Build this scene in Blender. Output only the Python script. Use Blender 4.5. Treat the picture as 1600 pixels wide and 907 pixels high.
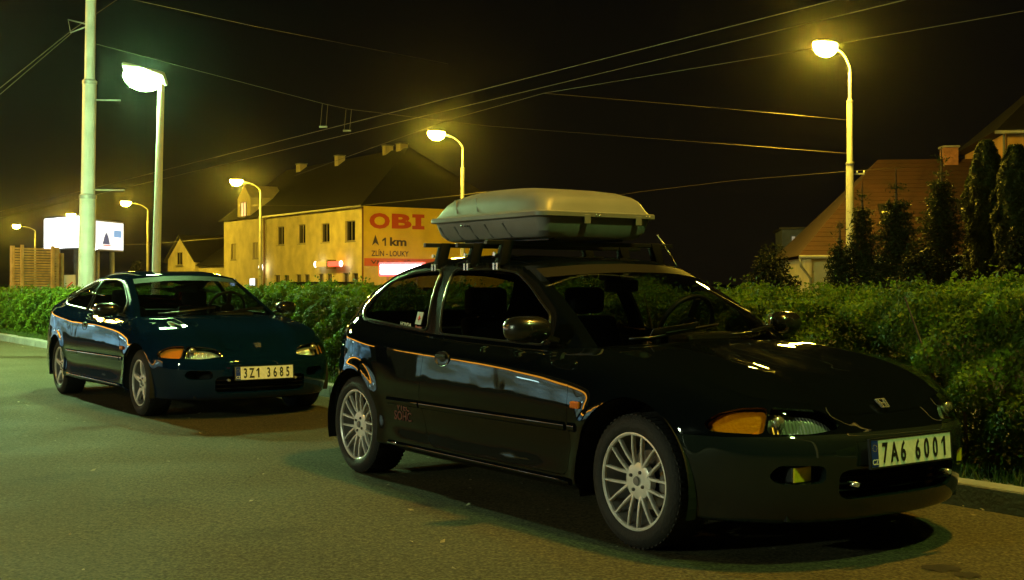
import bpy, bmesh, math, random
import numpy as np
from mathutils import Vector, Matrix
random.seed(7); rng = np.random.default_rng(7)
for o in list(bpy.data.objects): bpy.data.objects.remove(o)
scene = bpy.context.scene
COL = scene.collection

# ---------------------------------------------------------------- camera
F, HOR, CAMH = 1890.0, 444.0, 1.14          # focal length (px of a 1600 px frame), horizon row, eye height
cam_d = bpy.data.cameras.new('camera'); cam = bpy.data.objects.new('camera', cam_d); COL.objects.link(cam)
cam.location = (0, 0, CAMH); cam.rotation_euler = (math.radians(90), 0, 0)
cam_d.sensor_width = 36; cam_d.lens = F / 1600 * 36; cam_d.shift_y = -(453.5 - HOR) / 1600
cam_d.clip_start = 0.05; cam_d.clip_end = 3000
scene.camera = cam

# ---------------------------------------------------------------- night sky
world = bpy.data.worlds.new('World'); scene.world = world; world.use_nodes = True
wn = world.node_tree.nodes; wl = world.node_tree.links; wn.clear()
sky = wn.new('ShaderNodeTexSky'); sky.sky_type = 'NISHITA'; sky.sun_disc = False
sky.sun_elevation = math.radians(-4); sky.sun_rotation = math.radians(200)
b1 = wn.new('ShaderNodeBackground'); b1.inputs[1].default_value = 0.0006; wl.new(sky.outputs[0], b1.inputs[0])
b2 = wn.new('ShaderNodeBackground'); b2.inputs[1].default_value = 1.0
tc = wn.new('ShaderNodeTexCoord'); sx = wn.new('ShaderNodeSeparateXYZ'); wl.new(tc.outputs['Generated'], sx.inputs[0])
ramp = wn.new('ShaderNodeValToRGB'); wl.new(sx.outputs['Z'], ramp.inputs[0])   # light pollution: warm near the horizon, uniform all round
ramp.color_ramp.elements[0].position = 0.0; ramp.color_ramp.elements[0].color = (0.0050, 0.0038, 0.0018, 1)
ramp.color_ramp.elements[1].position = 0.30; ramp.color_ramp.elements[1].color = (0.0013, 0.0013, 0.0010, 1)
wl.new(ramp.outputs[0], b2.inputs[0])
ad = wn.new('ShaderNodeAddShader'); wl.new(b1.outputs[0], ad.inputs[0]); wl.new(b2.outputs[0], ad.inputs[1])
wo = wn.new('ShaderNodeOutputWorld'); wl.new(ad.outputs[0], wo.inputs[0])

vs = scene.view_settings; vs.view_transform = 'Standard'; vs.look = 'None'; vs.exposure = 0.0; vs.gamma = 1.0; vs.use_curve_mapping = False
scene.cycles.use_denoising = True
scene.cycles.sample_clamp_indirect = 6.0
scene.cycles.max_bounces = 8; scene.cycles.transparent_max_bounces = 16; scene.cycles.glossy_bounces = 4
scene.cycles.caustics_reflective = False; scene.cycles.caustics_refractive = False

SODIUM = (1.0, 0.67, 0.045)      # high-pressure sodium lamps
SODIUM_CP = (1.0, 0.53, 0.045)    # the older, more orange lamps of the car park
HALIDE = (0.55, 1.0, 0.22)       # greenish metal-halide lamps
P_SODIUM = 1250.0                 # radiance of a sodium lamp lens
P_NEAR = 1250.0                   # the sodium lamp over the car park
P_HALIDE = 600.0

# ---------------------------------------------------------------- places
FW = np.array([0.57, -0.8214]); FW /= np.linalg.norm(FW); LF = np.array([-FW[1], FW[0]])   # along the street / towards the hedge
YAW = math.atan2(FW[1], FW[0])
def ST(u, v, z=0.0):
    p = u * FW + v * LF
    return (float(p[0]), float(p[1]), z)
def AT(px, py, Z):
    return Vector(((px - 800) / F * Z, Z, CAMH + (HOR - py) / F * Z))

# ---------------------------------------------------------------- materials
MATS = {}
def mat(name, col, rough=0.6, metal=0.0, coat=0.0, spec=0.5, emit=None, es=0.0, noise=None, bump=None, trans=0.0, coatr=0.03):
    """col linear; noise=(scale, amount, detail) varies the colour; bump=(scale, strength)."""
    if name in MATS: return MATS[name]
    m = bpy.data.materials.new(name); m.use_nodes = True; nt = m.node_tree; b = nt.nodes['Principled BSDF']
    b.inputs['Base Color'].default_value = (*col, 1); b.inputs['Roughness'].default_value = rough
    b.inputs['Metallic'].default_value = metal; b.inputs['Specular IOR Level'].default_value = spec
    b.inputs['Coat Weight'].default_value = coat; b.inputs['Coat Roughness'].default_value = coatr
    b.inputs['Transmission Weight'].default_value = trans
    if emit: b.inputs['Emission Color'].default_value = (*emit, 1); b.inputs['Emission Strength'].default_value = es
    if noise or bump:
        t = nt.nodes.new('ShaderNodeTexCoord')
    if noise:
        n = nt.nodes.new('ShaderNodeTexNoise'); n.inputs['Scale'].default_value = noise[0]
        n.inputs['Detail'].default_value = noise[2] if len(noise) > 2 else 4
        nt.links.new(t.outputs['Object'], n.inputs['Vector'])
        r = nt.nodes.new('ShaderNodeValToRGB'); r.color_ramp.elements[0].position = 0.3; r.color_ramp.elements[1].position = 0.7
        a = noise[1]
        r.color_ramp.elements[0].color = (*[c * (1 - a) for c in col], 1); r.color_ramp.elements[1].color = (*[min(1, c * (1 + a)) for c in col], 1)
        nt.links.new(n.outputs['Fac'], r.inputs[0]); nt.links.new(r.outputs[0], b.inputs['Base Color'])
    if bump:
        n2 = nt.nodes.new('ShaderNodeTexNoise'); n2.inputs['Scale'].default_value = bump[0]; n2.inputs['Detail'].default_value = 3
        nt.links.new(t.outputs['Object'], n2.inputs['Vector'])
        bp = nt.nodes.new('ShaderNodeBump'); bp.inputs['Strength'].default_value = bump[1]; bp.inputs['Distance'].default_value = 0.02
        nt.links.new(n2.outputs['Fac'], bp.inputs['Height']); nt.links.new(bp.outputs[0], b.inputs['Normal'])
    MATS[name] = m
    return m
def glass(name, tint, rough=0.0, ior=1.5):
    """thin pane: see-through with a mirror reflection that grows at grazing angles"""
    if name in MATS: return MATS[name]
    m = bpy.data.materials.new(name); m.use_nodes = True; nt = m.node_tree; nt.nodes.clear()
    o = nt.nodes.new('ShaderNodeOutputMaterial'); mx = nt.nodes.new('ShaderNodeMixShader')
    tr = nt.nodes.new('ShaderNodeBsdfTransparent'); tr.inputs[0].default_value = (*tint, 1)
    gl = nt.nodes.new('ShaderNodeBsdfGlossy'); gl.inputs['Roughness'].default_value = rough
    fr = nt.nodes.new('ShaderNodeFresnel'); ge = nt.nodes.new('ShaderNodeNewGeometry'); mi = nt.nodes.new('ShaderNodeMapRange'); mi.inputs[3].default_value = ior; mi.inputs[4].default_value = 1 / ior   # a pane reflects alike from both sides
    nt.links.new(ge.outputs['Backfacing'], mi.inputs[0]); nt.links.new(mi.outputs[0], fr.inputs[0])
    nt.links.new(fr.outputs[0], mx.inputs[0]); nt.links.new(tr.outputs[0], mx.inputs[1]); nt.links.new(gl.outputs[0], mx.inputs[2])
    nt.links.new(mx.outputs[0], o.inputs[0]); MATS[name] = m
    return m
def leafmat(name, col, var=0.35, transl=0.35):
    if name in MATS: return MATS[name]
    m = bpy.data.materials.new(name); m.use_nodes = True; nt = m.node_tree; nt.nodes.clear()
    o = nt.nodes.new('ShaderNodeOutputMaterial'); mx = nt.nodes.new('ShaderNodeMixShader'); mx.inputs[0].default_value = transl
    pb = nt.nodes.new('ShaderNodeBsdfPrincipled'); pb.inputs['Roughness'].default_value = 0.55; pb.inputs['Specular IOR Level'].default_value = 0.22
    tl = nt.nodes.new('ShaderNodeBsdfTranslucent')
    t = nt.nodes.new('ShaderNodeTexCoord'); n = nt.nodes.new('ShaderNodeTexNoise'); n.inputs['Scale'].default_value = 3.5; n.inputs['Detail'].default_value = 6
    nt.links.new(t.outputs['Object'], n.inputs['Vector'])
    r = nt.nodes.new('ShaderNodeValToRGB'); r.color_ramp.elements[0].position = 0.35; r.color_ramp.elements[1].position = 0.68
    r.color_ramp.elements[0].color = (*[c * (1 - var) for c in col], 1)
    r.color_ramp.elements[1].color = (min(1, col[0] * (1 + 1.6 * var)), min(1, col[1] * (1 + var)), col[2], 1)
    nt.links.new(n.outputs['Fac'], r.inputs[0]); nt.links.new(r.outputs[0], pb.inputs['Base Color']); nt.links.new(r.outputs[0], tl.inputs[0])
    nt.links.new(pb.outputs[0], mx.inputs[1]); nt.links.new(tl.outputs[0], mx.inputs[2]); nt.links.new(mx.outputs[0], o.inputs[0])
    MATS[name] = m
    return m
def lampmat(name, col, s):
    return mat(name, (0.8, 0.8, 0.8), emit=col, es=s)

# ---------------------------------------------------------------- objects
def tag(o, label=None, cat=None, group=None, kind=None):
    if label: o['label'] = label
    if cat: o['category'] = cat
    if group: o['group'] = group
    if kind: o['kind'] = kind
    return o
def empty(name, loc=(0, 0, 0), rz=0.0, label=None, cat=None, group=None):
    o = bpy.data.objects.new(name, None); COL.objects.link(o); o.location = loc; o.rotation_euler = (0, 0, rz)
    o.empty_display_size = 0.1
    return tag(o, label, cat, group)
def link(name, me, m=None, parent=None, loc=None, rz=None):
    o = bpy.data.objects.new(name, me); COL.objects.link(o)
    if m is not None and not me.materials: me.materials.append(m)
    if parent: o.parent = parent
    if loc is not None: o.location = loc
    if rz is not None: o.rotation_euler = (0, 0, rz)
    return o
def npmesh(name, V, Fq, smooth=False):
    """fast mesh from numpy verts and equal-sided faces"""
    V = np.asarray(V, np.float32); Fq = np.asarray(Fq, np.int32); k = Fq.shape[1]
    me = bpy.data.meshes.new(name); me.vertices.add(len(V)); me.vertices.foreach_set('co', V.ravel())
    me.loops.add(Fq.size); me.loops.foreach_set('vertex_index', Fq.ravel())
    me.polygons.add(len(Fq)); me.polygons.foreach_set('loop_start', np.arange(0, Fq.size, k, dtype=np.int32))
    me.polygons.foreach_set('loop_total', np.full(len(Fq), k, np.int32))
    if smooth: me.polygons.foreach_set('use_smooth', np.ones(len(Fq), bool))
    me.update(calc_edges=True)
    return me
class MB:
    """collects simple shapes; build() links them as ONE mesh object"""
    def __init__(s): s.bm = bmesh.new()
    def quad(s, *p):
        s.bm.faces.new([s.bm.verts.new(q) for q in p]); return s
    def hull8(s, c):
        v = [s.bm.verts.new(q) for q in c]
        for f in ((0, 3, 2, 1), (4, 5, 6, 7), (0, 1, 5, 4), (1, 2, 6, 5), (2, 3, 7, 6), (3, 0, 4, 7)): s.bm.faces.new([v[i] for i in f])
        return s
    def box(s, x0, x1, y0, y1, z0, z1, bev=0.0):
        if bev <= 0:
            return s.hull8([(x0, y0, z0), (x1, y0, z0), (x1, y1, z0), (x0, y1, z0), (x0, y0, z1), (x1, y0, z1), (x1, y1, z1), (x0, y1, z1)])
        b = bmesh.new(); r = bmesh.ops.create_cube(b, size=1)
        for v in b.verts: v.co = Vector(((x0 + x1) / 2 + v.co.x * (x1 - x0), (y0 + y1) / 2 + v.co.y * (y1 - y0), (z0 + z1) / 2 + v.co.z * (z1 - z0)))
        bmesh.ops.bevel(b, geom=list(b.edges), offset=bev, segments=2, profile=0.5, affect='EDGES')
        return s.merge(b)
    def merge(s, b, M=None):
        me = bpy.data.meshes.new('tmp'); b.to_mesh(me); b.free()
        if M is not None: me.transform(M)
        s.bm.from_mesh(me); bpy.data.meshes.remove(me); return s
    def tube(s, pts, r, n=8, caps=True):
        pts = [Vector(p) for p in pts]; rs = r if isinstance(r, (list, tuple)) else [r] * len(pts); rings = []
        up = Vector((0, 0, 1)); prev = None
        for i, p in enumerate(pts):
            d = (pts[min(i + 1, len(pts) - 1)] - pts[max(i - 1, 0)]).normalized()
            a = prev if prev is not None else (up if abs(d.z) < 0.9 else Vector((1, 0, 0)))
            x = (a - d * a.dot(d)); x = x.normalized() if x.length > 1e-6 else d.orthogonal().normalized()
            y = d.cross(x); prev = x
            rings.append([s.bm.verts.new(p + (x * math.cos(2 * math.pi * k / n) + y * math.sin(2 * math.pi * k / n)) * rs[i]) for k in range(n)])
        for a, b in zip(rings[:-1], rings[1:]):
            for k in range(n):
                f = s.bm.faces.new((a[k], a[(k + 1) % n], b[(k + 1) % n], b[k])); f.smooth = n > 5
        if caps:
            s.bm.faces.new(list(reversed(rings[0]))); s.bm.faces.new(rings[-1])
        return s
    def lathe(s, prof, n=32, axis='z', c=(0, 0, 0), closed=False):
        """prof: list of (radius, height along the axis)"""
        c = Vector(c); rings = []
        for (r, h) in prof:
            ring = []
            for k in range(n):
                a = 2 * math.pi * k / n; q = (r * math.cos(a), r * math.sin(a), h)
                if axis == 'y': q = (q[0], q[2], q[1])
                elif axis == 'x': q = (q[2], q[0], q[1])
                ring.append(s.bm.verts.new(c + Vector(q)))
            rings.append(ring)
        pairs = list(zip(rings[:-1], rings[1:])) + ([(rings[-1], rings[0])] if closed else [])
        for a, b in pairs:
            for k in range(n):
                f = s.bm.faces.new((a[k], a[(k + 1) % n], b[(k + 1) % n], b[k])); f.smooth = True
        if not closed:
            if prof[0][0] > 1e-5: s.bm.faces.new(list(reversed(rings[0])))
            if prof[-1][0] > 1e-5: s.bm.faces.new(rings[-1])
        return s
    def prism(s, poly, d, M=None):
        """poly: 2D outline in XY extruded along +Z by d, then placed with M"""
        b = bmesh.new(); lo = [b.verts.new((x, y, 0)) for x, y in poly]; hi = [b.verts.new((x, y, d)) for x, y in poly]; n = len(poly)
        b.faces.new(list(reversed(lo))); b.faces.new(hi)
        for k in range(n): b.faces.new((lo[k], lo[(k + 1) % n], hi[(k + 1) % n], hi[k]))
        return s.merge(b, M)
    def xf(s, M):
        bmesh.ops.transform(s.bm, matrix=M, verts=s.bm.verts); return s
    def build(s, name, m, parent=None, loc=None, rz=None, smooth=None, sub=0, recalc=True):
        if recalc: bmesh.ops.recalc_face_normals(s.bm, faces=s.bm.faces)
        if smooth:
            for f in s.bm.faces: f.smooth = True
            for e in s.bm.edges:
                if len(e.link_faces) == 2 and e.calc_face_angle(0) > math.radians(smooth if smooth is not True else 40): e.smooth = False
        me = bpy.data.meshes.new(name); s.bm.to_mesh(me); s.bm.free()
        o = link(name, me, m, parent, loc, rz)
        if sub:
            md = o.modifiers.new('Subdivision', 'SUBSURF'); md.levels = sub; md.render_levels = sub
            for p in me.polygons: p.use_smooth = True
        return o
def copy_tree(o, parent=None):
    c = o.copy(); COL.objects.link(c); c.parent = parent
    for ch in list(o.children): copy_tree(ch, c)
    return c
def text_mesh(body, size=1.0, depth=0.002, sx=1.0, bold=0.0, align='CENTER', sy=1.0):
    cu = bpy.data.curves.new('lettering', 'FONT'); cu.body = body; cu.size = size; cu.extrude = depth; cu.offset = bold
    cu.align_x = align; cu.align_y = 'CENTER'; cu.resolution_u = 3
    o = bpy.data.objects.new('lettering', cu); COL.objects.link(o)
    dg = bpy.context.evaluated_depsgraph_get(); dg.update()
    me = bpy.data.meshes.new_from_object(o.evaluated_get(dg))
    bpy.data.objects.remove(o); bpy.data.curves.remove(cu)
    me.transform(Matrix.Diagonal((sx, sy, 1, 1)))
    return me
def leaf_quads(C, N, L, W, r=None):
    """rhombic leaves: centres C, facing N, length L, width W (arrays) -> verts, faces"""
    r = r or rng
    n = len(C); A = r.normal(size=(n, 3)); A -= N * (A * N).sum(1, keepdims=True); A /= np.linalg.norm(A, axis=1, keepdims=True) + 1e-9
    B = np.cross(N, A); L = np.asarray(L).reshape(-1, 1); W = np.asarray(W).reshape(-1, 1)
    V = np.stack([C - A * L / 2, C + B * W / 2 - N * W * 0.12, C + A * L / 2, C - B * W / 2 - N * W * 0.12], 1).reshape(-1, 3)
    return V, np.arange(4 * n).reshape(n, 4)
def unit(n, r=None):
    d = (r or rng).normal(size=(n, 3)); return d / np.linalg.norm(d, axis=1, keepdims=True)
# ================================================================ SETTING
def asphalt(name, base, sc=1.0):
    m = bpy.data.materials.new(name); m.use_nodes = True; nt = m.node_tree; b = nt.nodes['Principled BSDF']; L = nt.links.new
    t = nt.nodes.new('ShaderNodeTexCoord')
    def N(scale, detail=4):
        n = nt.nodes.new('ShaderNodeTexNoise'); n.inputs['Scale'].default_value = scale; n.inputs['Detail'].default_value = detail
        L(t.outputs['Object'], n.inputs['Vector']); return n
    def R(src, p0, c0, p1, c1):
        r = nt.nodes.new('ShaderNodeValToRGB'); e = r.color_ramp.elements
        e[0].position, e[1].position = p0, p1; e[0].color = (*c0, 1); e[1].color = (*c1, 1); L(src, r.inputs[0]); return r
    def X(a, c, mode, fac):
        x = nt.nodes.new('ShaderNodeMixRGB'); x.blend_type = mode; x.inputs[0].default_value = fac; L(a, x.inputs[1]); L(c, x.inputs[2]); return x.outputs[0]
    broad = R(N(0.45, 5).outputs['Fac'], 0.3, [c * 0.84 for c in base], 0.72, [c * 1.12 for c in base])
    c0 = R(N(26, 3).outputs['Fac'], 0.34, (0.66,) * 3, 0.66, (1.34,) * 3)
    grain = R(N(68, 2).outputs['Fac'], 0.36, (0.38,) * 3, 0.66, (1.75,) * 3)
    c = X(X(broad.outputs[0], c0.outputs[0], 'MULTIPLY', 0.75), grain.outputs[0], 'MULTIPLY', 0.72)
    v = nt.nodes.new('ShaderNodeTexVoronoi'); v.inputs['Scale'].default_value = 42; L(t.outputs['Object'], v.inputs['Vector'])
    chips = R(v.outputs['Color'], 0.965, (0, 0, 0), 0.985, (0.16, 0.155, 0.14))          # pale chippings
    c = X(c, chips.outputs[0], 'ADD', 0.6)
    stain = R(N(1.3, 6).outputs['Fac'], 0.30, (0.55,) * 3, 0.42, (1, 1, 1))              # oil and damp
    c = X(c, stain.outputs[0], 'MULTIPLY', 0.5)
    L(c, b.inputs['Base Color'])
    rr = R(N(1.1, 4).outputs['Fac'], 0.3, (0.80,) * 3, 0.7, (0.95,) * 3); L(rr.outputs[0], b.inputs['Roughness'])
    b.inputs['Specular IOR Level'].default_value = 0.10
    bp = nt.nodes.new('ShaderNodeBump'); bp.inputs['Strength'].default_value = 0.55; bp.inputs['Distance'].default_value = 0.006
    L(N(130, 2).outputs['Fac'], bp.inputs['Height']); L(bp.outputs[0], b.inputs['Normal'])
    MATS[name] = m; return m
M_asph = asphalt('asphalt', (0.064, 0.055, 0.030)); M_road = asphalt('road_asphalt', (0.05, 0.05, 0.05))
M_soil = mat('soil', (0.045, 0.05, 0.025), 0.9, noise=(3, 0.5), bump=(20, 0.6))
M_conc = mat('concrete', (0.19, 0.185, 0.17), 0.8, noise=(5, 0.25), bump=(40, 0.3))
M_pave = mat('paving', (0.19, 0.185, 0.175), 0.8, noise=(3, 0.25), bump=(30, 0.3))

def sheet(name, u0, u1, v0, v1, z, m, nu=1, nv=1):
    mb = MB()
    for i in range(nu):
        for j in range(nv):
            a, b_, c, d = u0 + (u1 - u0) * i / nu, u0 + (u1 - u0) * (i + 1) / nu, v0 + (v1 - v0) * j / nv, v0 + (v1 - v0) * (j + 1) / nv
            mb.quad(ST(a, c, z), ST(b_, c, z), ST(b_, d, z), ST(a, d, z))
    return tag(mb.build(name, m), kind='structure')
KV = 5.42                                             # face of the kerb
g = MB().quad((-1500, -900, -0.02), (1500, -900, -0.02), (1500, 1800, -0.02), (-1500, 1800, -0.02)).build('ground', M_soil); tag(g, kind='structure')
sheet('parking_lot', -60, 25, -45, KV + 0.02, 0.0, M_asph)
sheet('hedge_bed', -60, 25, KV + 0.15, KV + 1.9, 0.10, M_soil)
sheet('pavement', -60, 25, KV + 1.9, KV + 3.6, 0.11, M_pave)
sheet('road', -170, 60, KV + 3.75, 29.5, 0.004, M_road)
sheet('far_pavement', -170, 60, 29.5, 33.0, 0.11, M_pave)

kerb = empty('kerb', ST(0, KV, 0), YAW); tag(kerb, kind='structure')
mb = MB().box(-0.494, 0.494, 0.0, 0.15, -0.02, 0.125, bev=0.012)
k0 = mb.build('kerb_stone', M_conc, kerb)
first = True
for i in range(-58, 24):
    o = k0 if first else k0.copy()
    if not first: COL.objects.link(o)
    first = False
    o.location = (i + 0.5, random.uniform(-0.006, 0.006), random.uniform(-0.006, 0.006)); o.rotation_euler = (0, 0, random.uniform(-0.006, 0.006))

# weeds and grass along the foot of the hedge
def grass_strip(name, u0, u1, v0, v1, n, hmin, hmax, m, label):
    u = rng.uniform(u0, u1, n); v = rng.uniform(v0, v1, n); h = rng.uniform(hmin, hmax, n)
    B = np.stack([u * FW[0] + v * LF[0], u * FW[1] + v * LF[1], np.full(n, 0.1)], 1)
    a = rng.uniform(0, 2 * np.pi, n); S = np.stack([np.cos(a), np.sin(a), 0 * a], 1) * 0.005
    T = B + np.stack([rng.normal(0, .35, n) * h, rng.normal(0, .35, n) * h, h], 1)
    V = np.stack([B - S, B + S, T], 1).reshape(-1, 3)
    o = link(name, npmesh(name, V, np.arange(3 * n).reshape(n, 3)), m)
    return tag(o, label, 'grass', kind='stuff')
M_grass = leafmat('grass_blades', (0.05, 0.085, 0.018))
grass_strip('grass', -34, 4.5, KV + 0.16, KV + 0.62, 26000, 0.02, 0.11, M_grass, 'short grass and weeds between kerb and hedge')

# ---------------------------------------------------------------- hedge
def hedge():
    root = empty('hedge', ST(0, KV, 0.1), 0, 'long clipped leafy green hedge behind both parked cars', 'hedge')
    M = leafmat('hedge_leaf', (0.085, 0.160, 0.010), 0.5, 0.42)
    base = np.array([*ST(0, KV, 0.1)])
    def top(u): return 0.955 + 0.03 * np.sin(u * 1.3) + 0.025 * np.sin(u * 3.1 + 1) + 0.02 * np.sin(u * 7.3 + 2) + 0.03 * np.clip((u + 9) / 8, 0, 1) - 0.09 * np.clip((-u - 12) / 11, 0, 1)
    Vs, Fs, off = [], [], 0
    # distance bands: leaf size grows with distance
    for (u0, u1, n, L) in ((-8.2, 5.0, 340000, 0.027), (-16, -8.2, 110000, 0.035), (-27, -16, 100000, 0.044), (-58, -27, 60000, 0.07)):
        u = rng.uniform(u0, u1, n); kind = rng.random(n)
        clump = 0.10 * np.sin(u * 5.1 + 0.7) + 0.06 * np.sin(u * 11.7)
        t = top(u)
        lump = lambda a, b: 0.055 * np.sin(a * 6.3 + b * 4.1) + 0.045 * np.sin(a * 14.1 - b * 9.3 + 1.0)
        # front face, top, and inner volume
        z = np.where(kind < 0.50, rng.uniform(0.04, 1.0, n) ** 0.95 * t, np.where(kind < 0.74, t + 0.02 * rng.normal(size=n), rng.uniform(0.02, 0.95, n) ** 1.3 * t))
        v = np.where(kind < 0.50, 0.34 + lump(u, z * 2) + np.abs(rng.normal(0, 0.05, n)) + 0.16 * (1 - np.clip(z / 0.45, 0, 1)), rng.uniform(0.36, 1.5, n))
        z = z + np.where((kind >= 0.50) & (kind < 0.74), lump(u, v * 2.3) * 0.8 - 0.28 * np.clip((0.50 - v) / 0.2, 0, 1) ** 2, 0)
        spr = rng.random(n) < 0.03; z = z + np.where(spr & (kind >= 0.50), np.abs(rng.normal(0, 0.06, n)), 0)
        C = np.stack([u * FW[0] + v * LF[0], u * FW[1] + v * LF[1], z], 1)
        out = np.where(kind[:, None] < 0.50, np.array([-LF[0], -LF[1], 0.5]), np.array([-0.3 * LF[0], -0.3 * LF[1], 1.0]))
        Nn = out + unit(n) * 1.0; Nn /= np.linalg.norm(Nn, axis=1, keepdims=True)
        ll = L * rng.uniform(0.65, 1.35, n)
        V, Fq = leaf_quads(C, Nn, ll, ll * rng.uniform(0.5, 0.75, n)); Vs.append(V); Fs.append(Fq + off); off += len(V)
    # loose shoots above the top
    for k in range(260):
        u = rng.uniform(-26, 4.5); v = rng.uniform(0.4, 1.3); h = rng.uniform(0.05, 0.15) * (1.3 if u > -6 else 1); m = 26
        tt = rng.random(m); C = np.stack([np.full(m, u) + rng.normal(0, .02, m), np.full(m, v) + rng.normal(0, .02, m), top(np.full(m, u)) - 0.04 + tt * h], 1)
        C = np.stack([C[:, 0] * FW[0] + C[:, 1] * LF[0], C[:, 0] * FW[1] + C[:, 1] * LF[1], C[:, 2]], 1)
        V, Fq = leaf_quads(C, unit(m), np.full(m, 0.04 if u > -8 else 0.055), np.full(m, 0.024 if u > -8 else 0.034)); Vs.append(V); Fs.append(Fq + off); off += len(V)
    V = np.concatenate(Vs); V[:, :2] += 0; V[:, 0] += base[0] - base[0]
    V = V + np.array([ST(0, KV)[0], ST(0, KV)[1], 0.08]) - base
    o = link('foliage', npmesh('foliage', V, np.concatenate(Fs)), M, root); o['kind'] = 'stuff'
    st = MB()
    for k in range(520):
        u = rng.uniform(-30, 5); v = rng.uniform(0.45, 1.3); p = Vector(ST(u, v, -0.02)); p2 = Vector(ST(u + rng.normal(0, .12), v + rng.normal(0, .12), rng.uniform(.6, 1.0)))
        st.tube([p, p.lerp(p2, 0.5) + Vector((rng.normal(0, .03), rng.normal(0, .03), 0)), p2], [0.012, 0.009, 0.004], 4)
    o = st.build('stems', mat('twig', (0.09, 0.065, 0.04), 0.8), root); o['kind'] = 'stuff'
hedge()

# grit, dry leaves and two oil spots on the parking bays
def litter():
    n = 420; u = np.r_[rng.uniform(-26, 1, n // 2), rng.uniform(-14, -1.5, n // 2)]; v = np.r_[KV - np.abs(rng.normal(0, 0.16, n // 2)) - 0.02, rng.uniform(0.2, KV - 0.1, n // 2)]
    C = np.stack([u * FW[0] + v * LF[0], u * FW[1] + v * LF[1], np.full(n, 0.012)], 1); Nn = unit(n) * 0.35 + np.array([0, 0, 1.0]); Nn /= np.linalg.norm(Nn, axis=1, keepdims=True)
    L = rng.uniform(0.012, 0.045, n); V, Fq = leaf_quads(C, Nn, L, L * 0.6); V[:, 2] = np.maximum(V[:, 2], 0.003)
    o = link('litter', npmesh('litter', V, Fq), mat('dry_leaf', (0.20, 0.16, 0.09), 0.8, noise=(8, 0.5))); tag(o, 'grit and dry leaves scattered on the asphalt', 'litter', kind='stuff')
litter()
for (px, py, a, b) in ((1470, 889, 0.075, 0.030), (1512, 900, 0.05, 0.022)):
    Z = F * CAMH / (py - HOR); p = AT(px, py, Z); m_ = MB(); n = 22
    m_.bm.faces.new([m_.bm.verts.new((p.x + a * math.cos(2 * math.pi * k / n) * (1 + .22 * math.sin(3.1 * k)), p.y + 2.0 * b * math.sin(2 * math.pi * k / n) * (1 + .3 * math.sin(1.7 * k)), 0.004)) for k in range(n)])
    tag(m_.build('oil_stain', mat('oil_film', (0.024, 0.022, 0.016), 0.5)), kind='structure')
# ================================================================ CAR SURFACES
def nat_spline(t, Y, tq):
    """natural cubic spline; t (n,), Y (n,...)"""
    t = np.asarray(t, float); Y = np.asarray(Y, float); n = len(t); sh = Y.shape[1:]; Yf = Y.reshape(n, -1); h = np.diff(t)
    A = np.zeros((n, n)); Rr = np.zeros_like(Yf); A[0, 0] = A[-1, -1] = 1
    for i in range(1, n - 1):
        A[i, i - 1], A[i, i], A[i, i + 1] = h[i - 1], 2 * (h[i - 1] + h[i]), h[i]
        Rr[i] = 6 * ((Yf[i + 1] - Yf[i]) / h[i] - (Yf[i] - Yf[i - 1]) / h[i - 1])
    Mm = np.linalg.solve(A, Rr); tq = np.asarray(tq, float); k = np.clip(np.searchsorted(t, tq) - 1, 0, n - 2)
    hk = h[k][:, None]; a = ((t[k + 1] - tq)[:, None]) / hk; b = ((tq - t[k])[:, None]) / hk
    out = a * Yf[k] + b * Yf[k + 1] + ((a ** 3 - a) * Mm[k] + (b ** 3 - b) * Mm[k + 1]) * hk ** 2 / 6
    return out.reshape((len(tq),) + sh)
def pchip(t, Y, tq):
    t = np.asarray(t, float); Y = np.asarray(Y, float); n = len(t); sh = Y.shape[1:]; Yf = Y.reshape(n, -1); h = np.diff(t)[:, None]; d = np.diff(Yf, axis=0) / h
    D = np.zeros_like(Yf); D[0], D[-1] = d[0], d[-1]
    w1, w2 = 2 * h[1:] + h[:-1], h[1:] + 2 * h[:-1]
    with np.errstate(divide='ignore', invalid='ignore'):
        hm = (w1 + w2) / (w1 / d[:-1] + w2 / d[1:])
    D[1:-1] = np.where(d[:-1] * d[1:] > 0, hm, 0)
    tq = np.asarray(tq, float); k = np.clip(np.searchsorted(t, tq) - 1, 0, n - 2); s = ((tq - t[k])[:, None]) / h[k]
    o = Yf[k] * (1 + 2 * s) * (1 - s) ** 2 + D[k] * h[k] * s * (1 - s) ** 2 + Yf[k + 1] * s ** 2 * (3 - 2 * s) + D[k + 1] * h[k] * s ** 2 * (s - 1)
    return o.reshape((len(tq),) + sh)
def curve3(pts, n):
    p = np.asarray(pts, float); c = np.r_[0, np.cumsum(np.linalg.norm(np.diff(p, axis=0), axis=1))]
    return nat_spline(c, p, np.linspace(0, c[-1], n))
def resample(p, n):
    c = np.r_[0, np.cumsum(np.linalg.norm(np.diff(p, axis=0), axis=1))]; q = np.linspace(0, c[-1], n)
    return np.stack([np.interp(q, c, p[:, k]) for k in range(p.shape[1])], 1)
def coons(c0, c1, d0, d1):
    """c0,c1: edges t=0,1 along s; d0,d1: edges s=0,1 along t -> grid [s,t,3]"""
    ns, nt_ = len(c0), len(d0); s = np.linspace(0, 1, ns)[:, None, None]; t = np.linspace(0, 1, nt_)[None, :, None]
    R1 = (1 - t) * c0[:, None] + t * c1[:, None]; R2 = (1 - s) * d0[None] + s * d1[None]
    B = (1 - s) * (1 - t) * c0[0] + s * (1 - t) * c0[-1] + (1 - s) * t * c1[0] + s * t * c1[-1]
    return R1 + R2 - B
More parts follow.
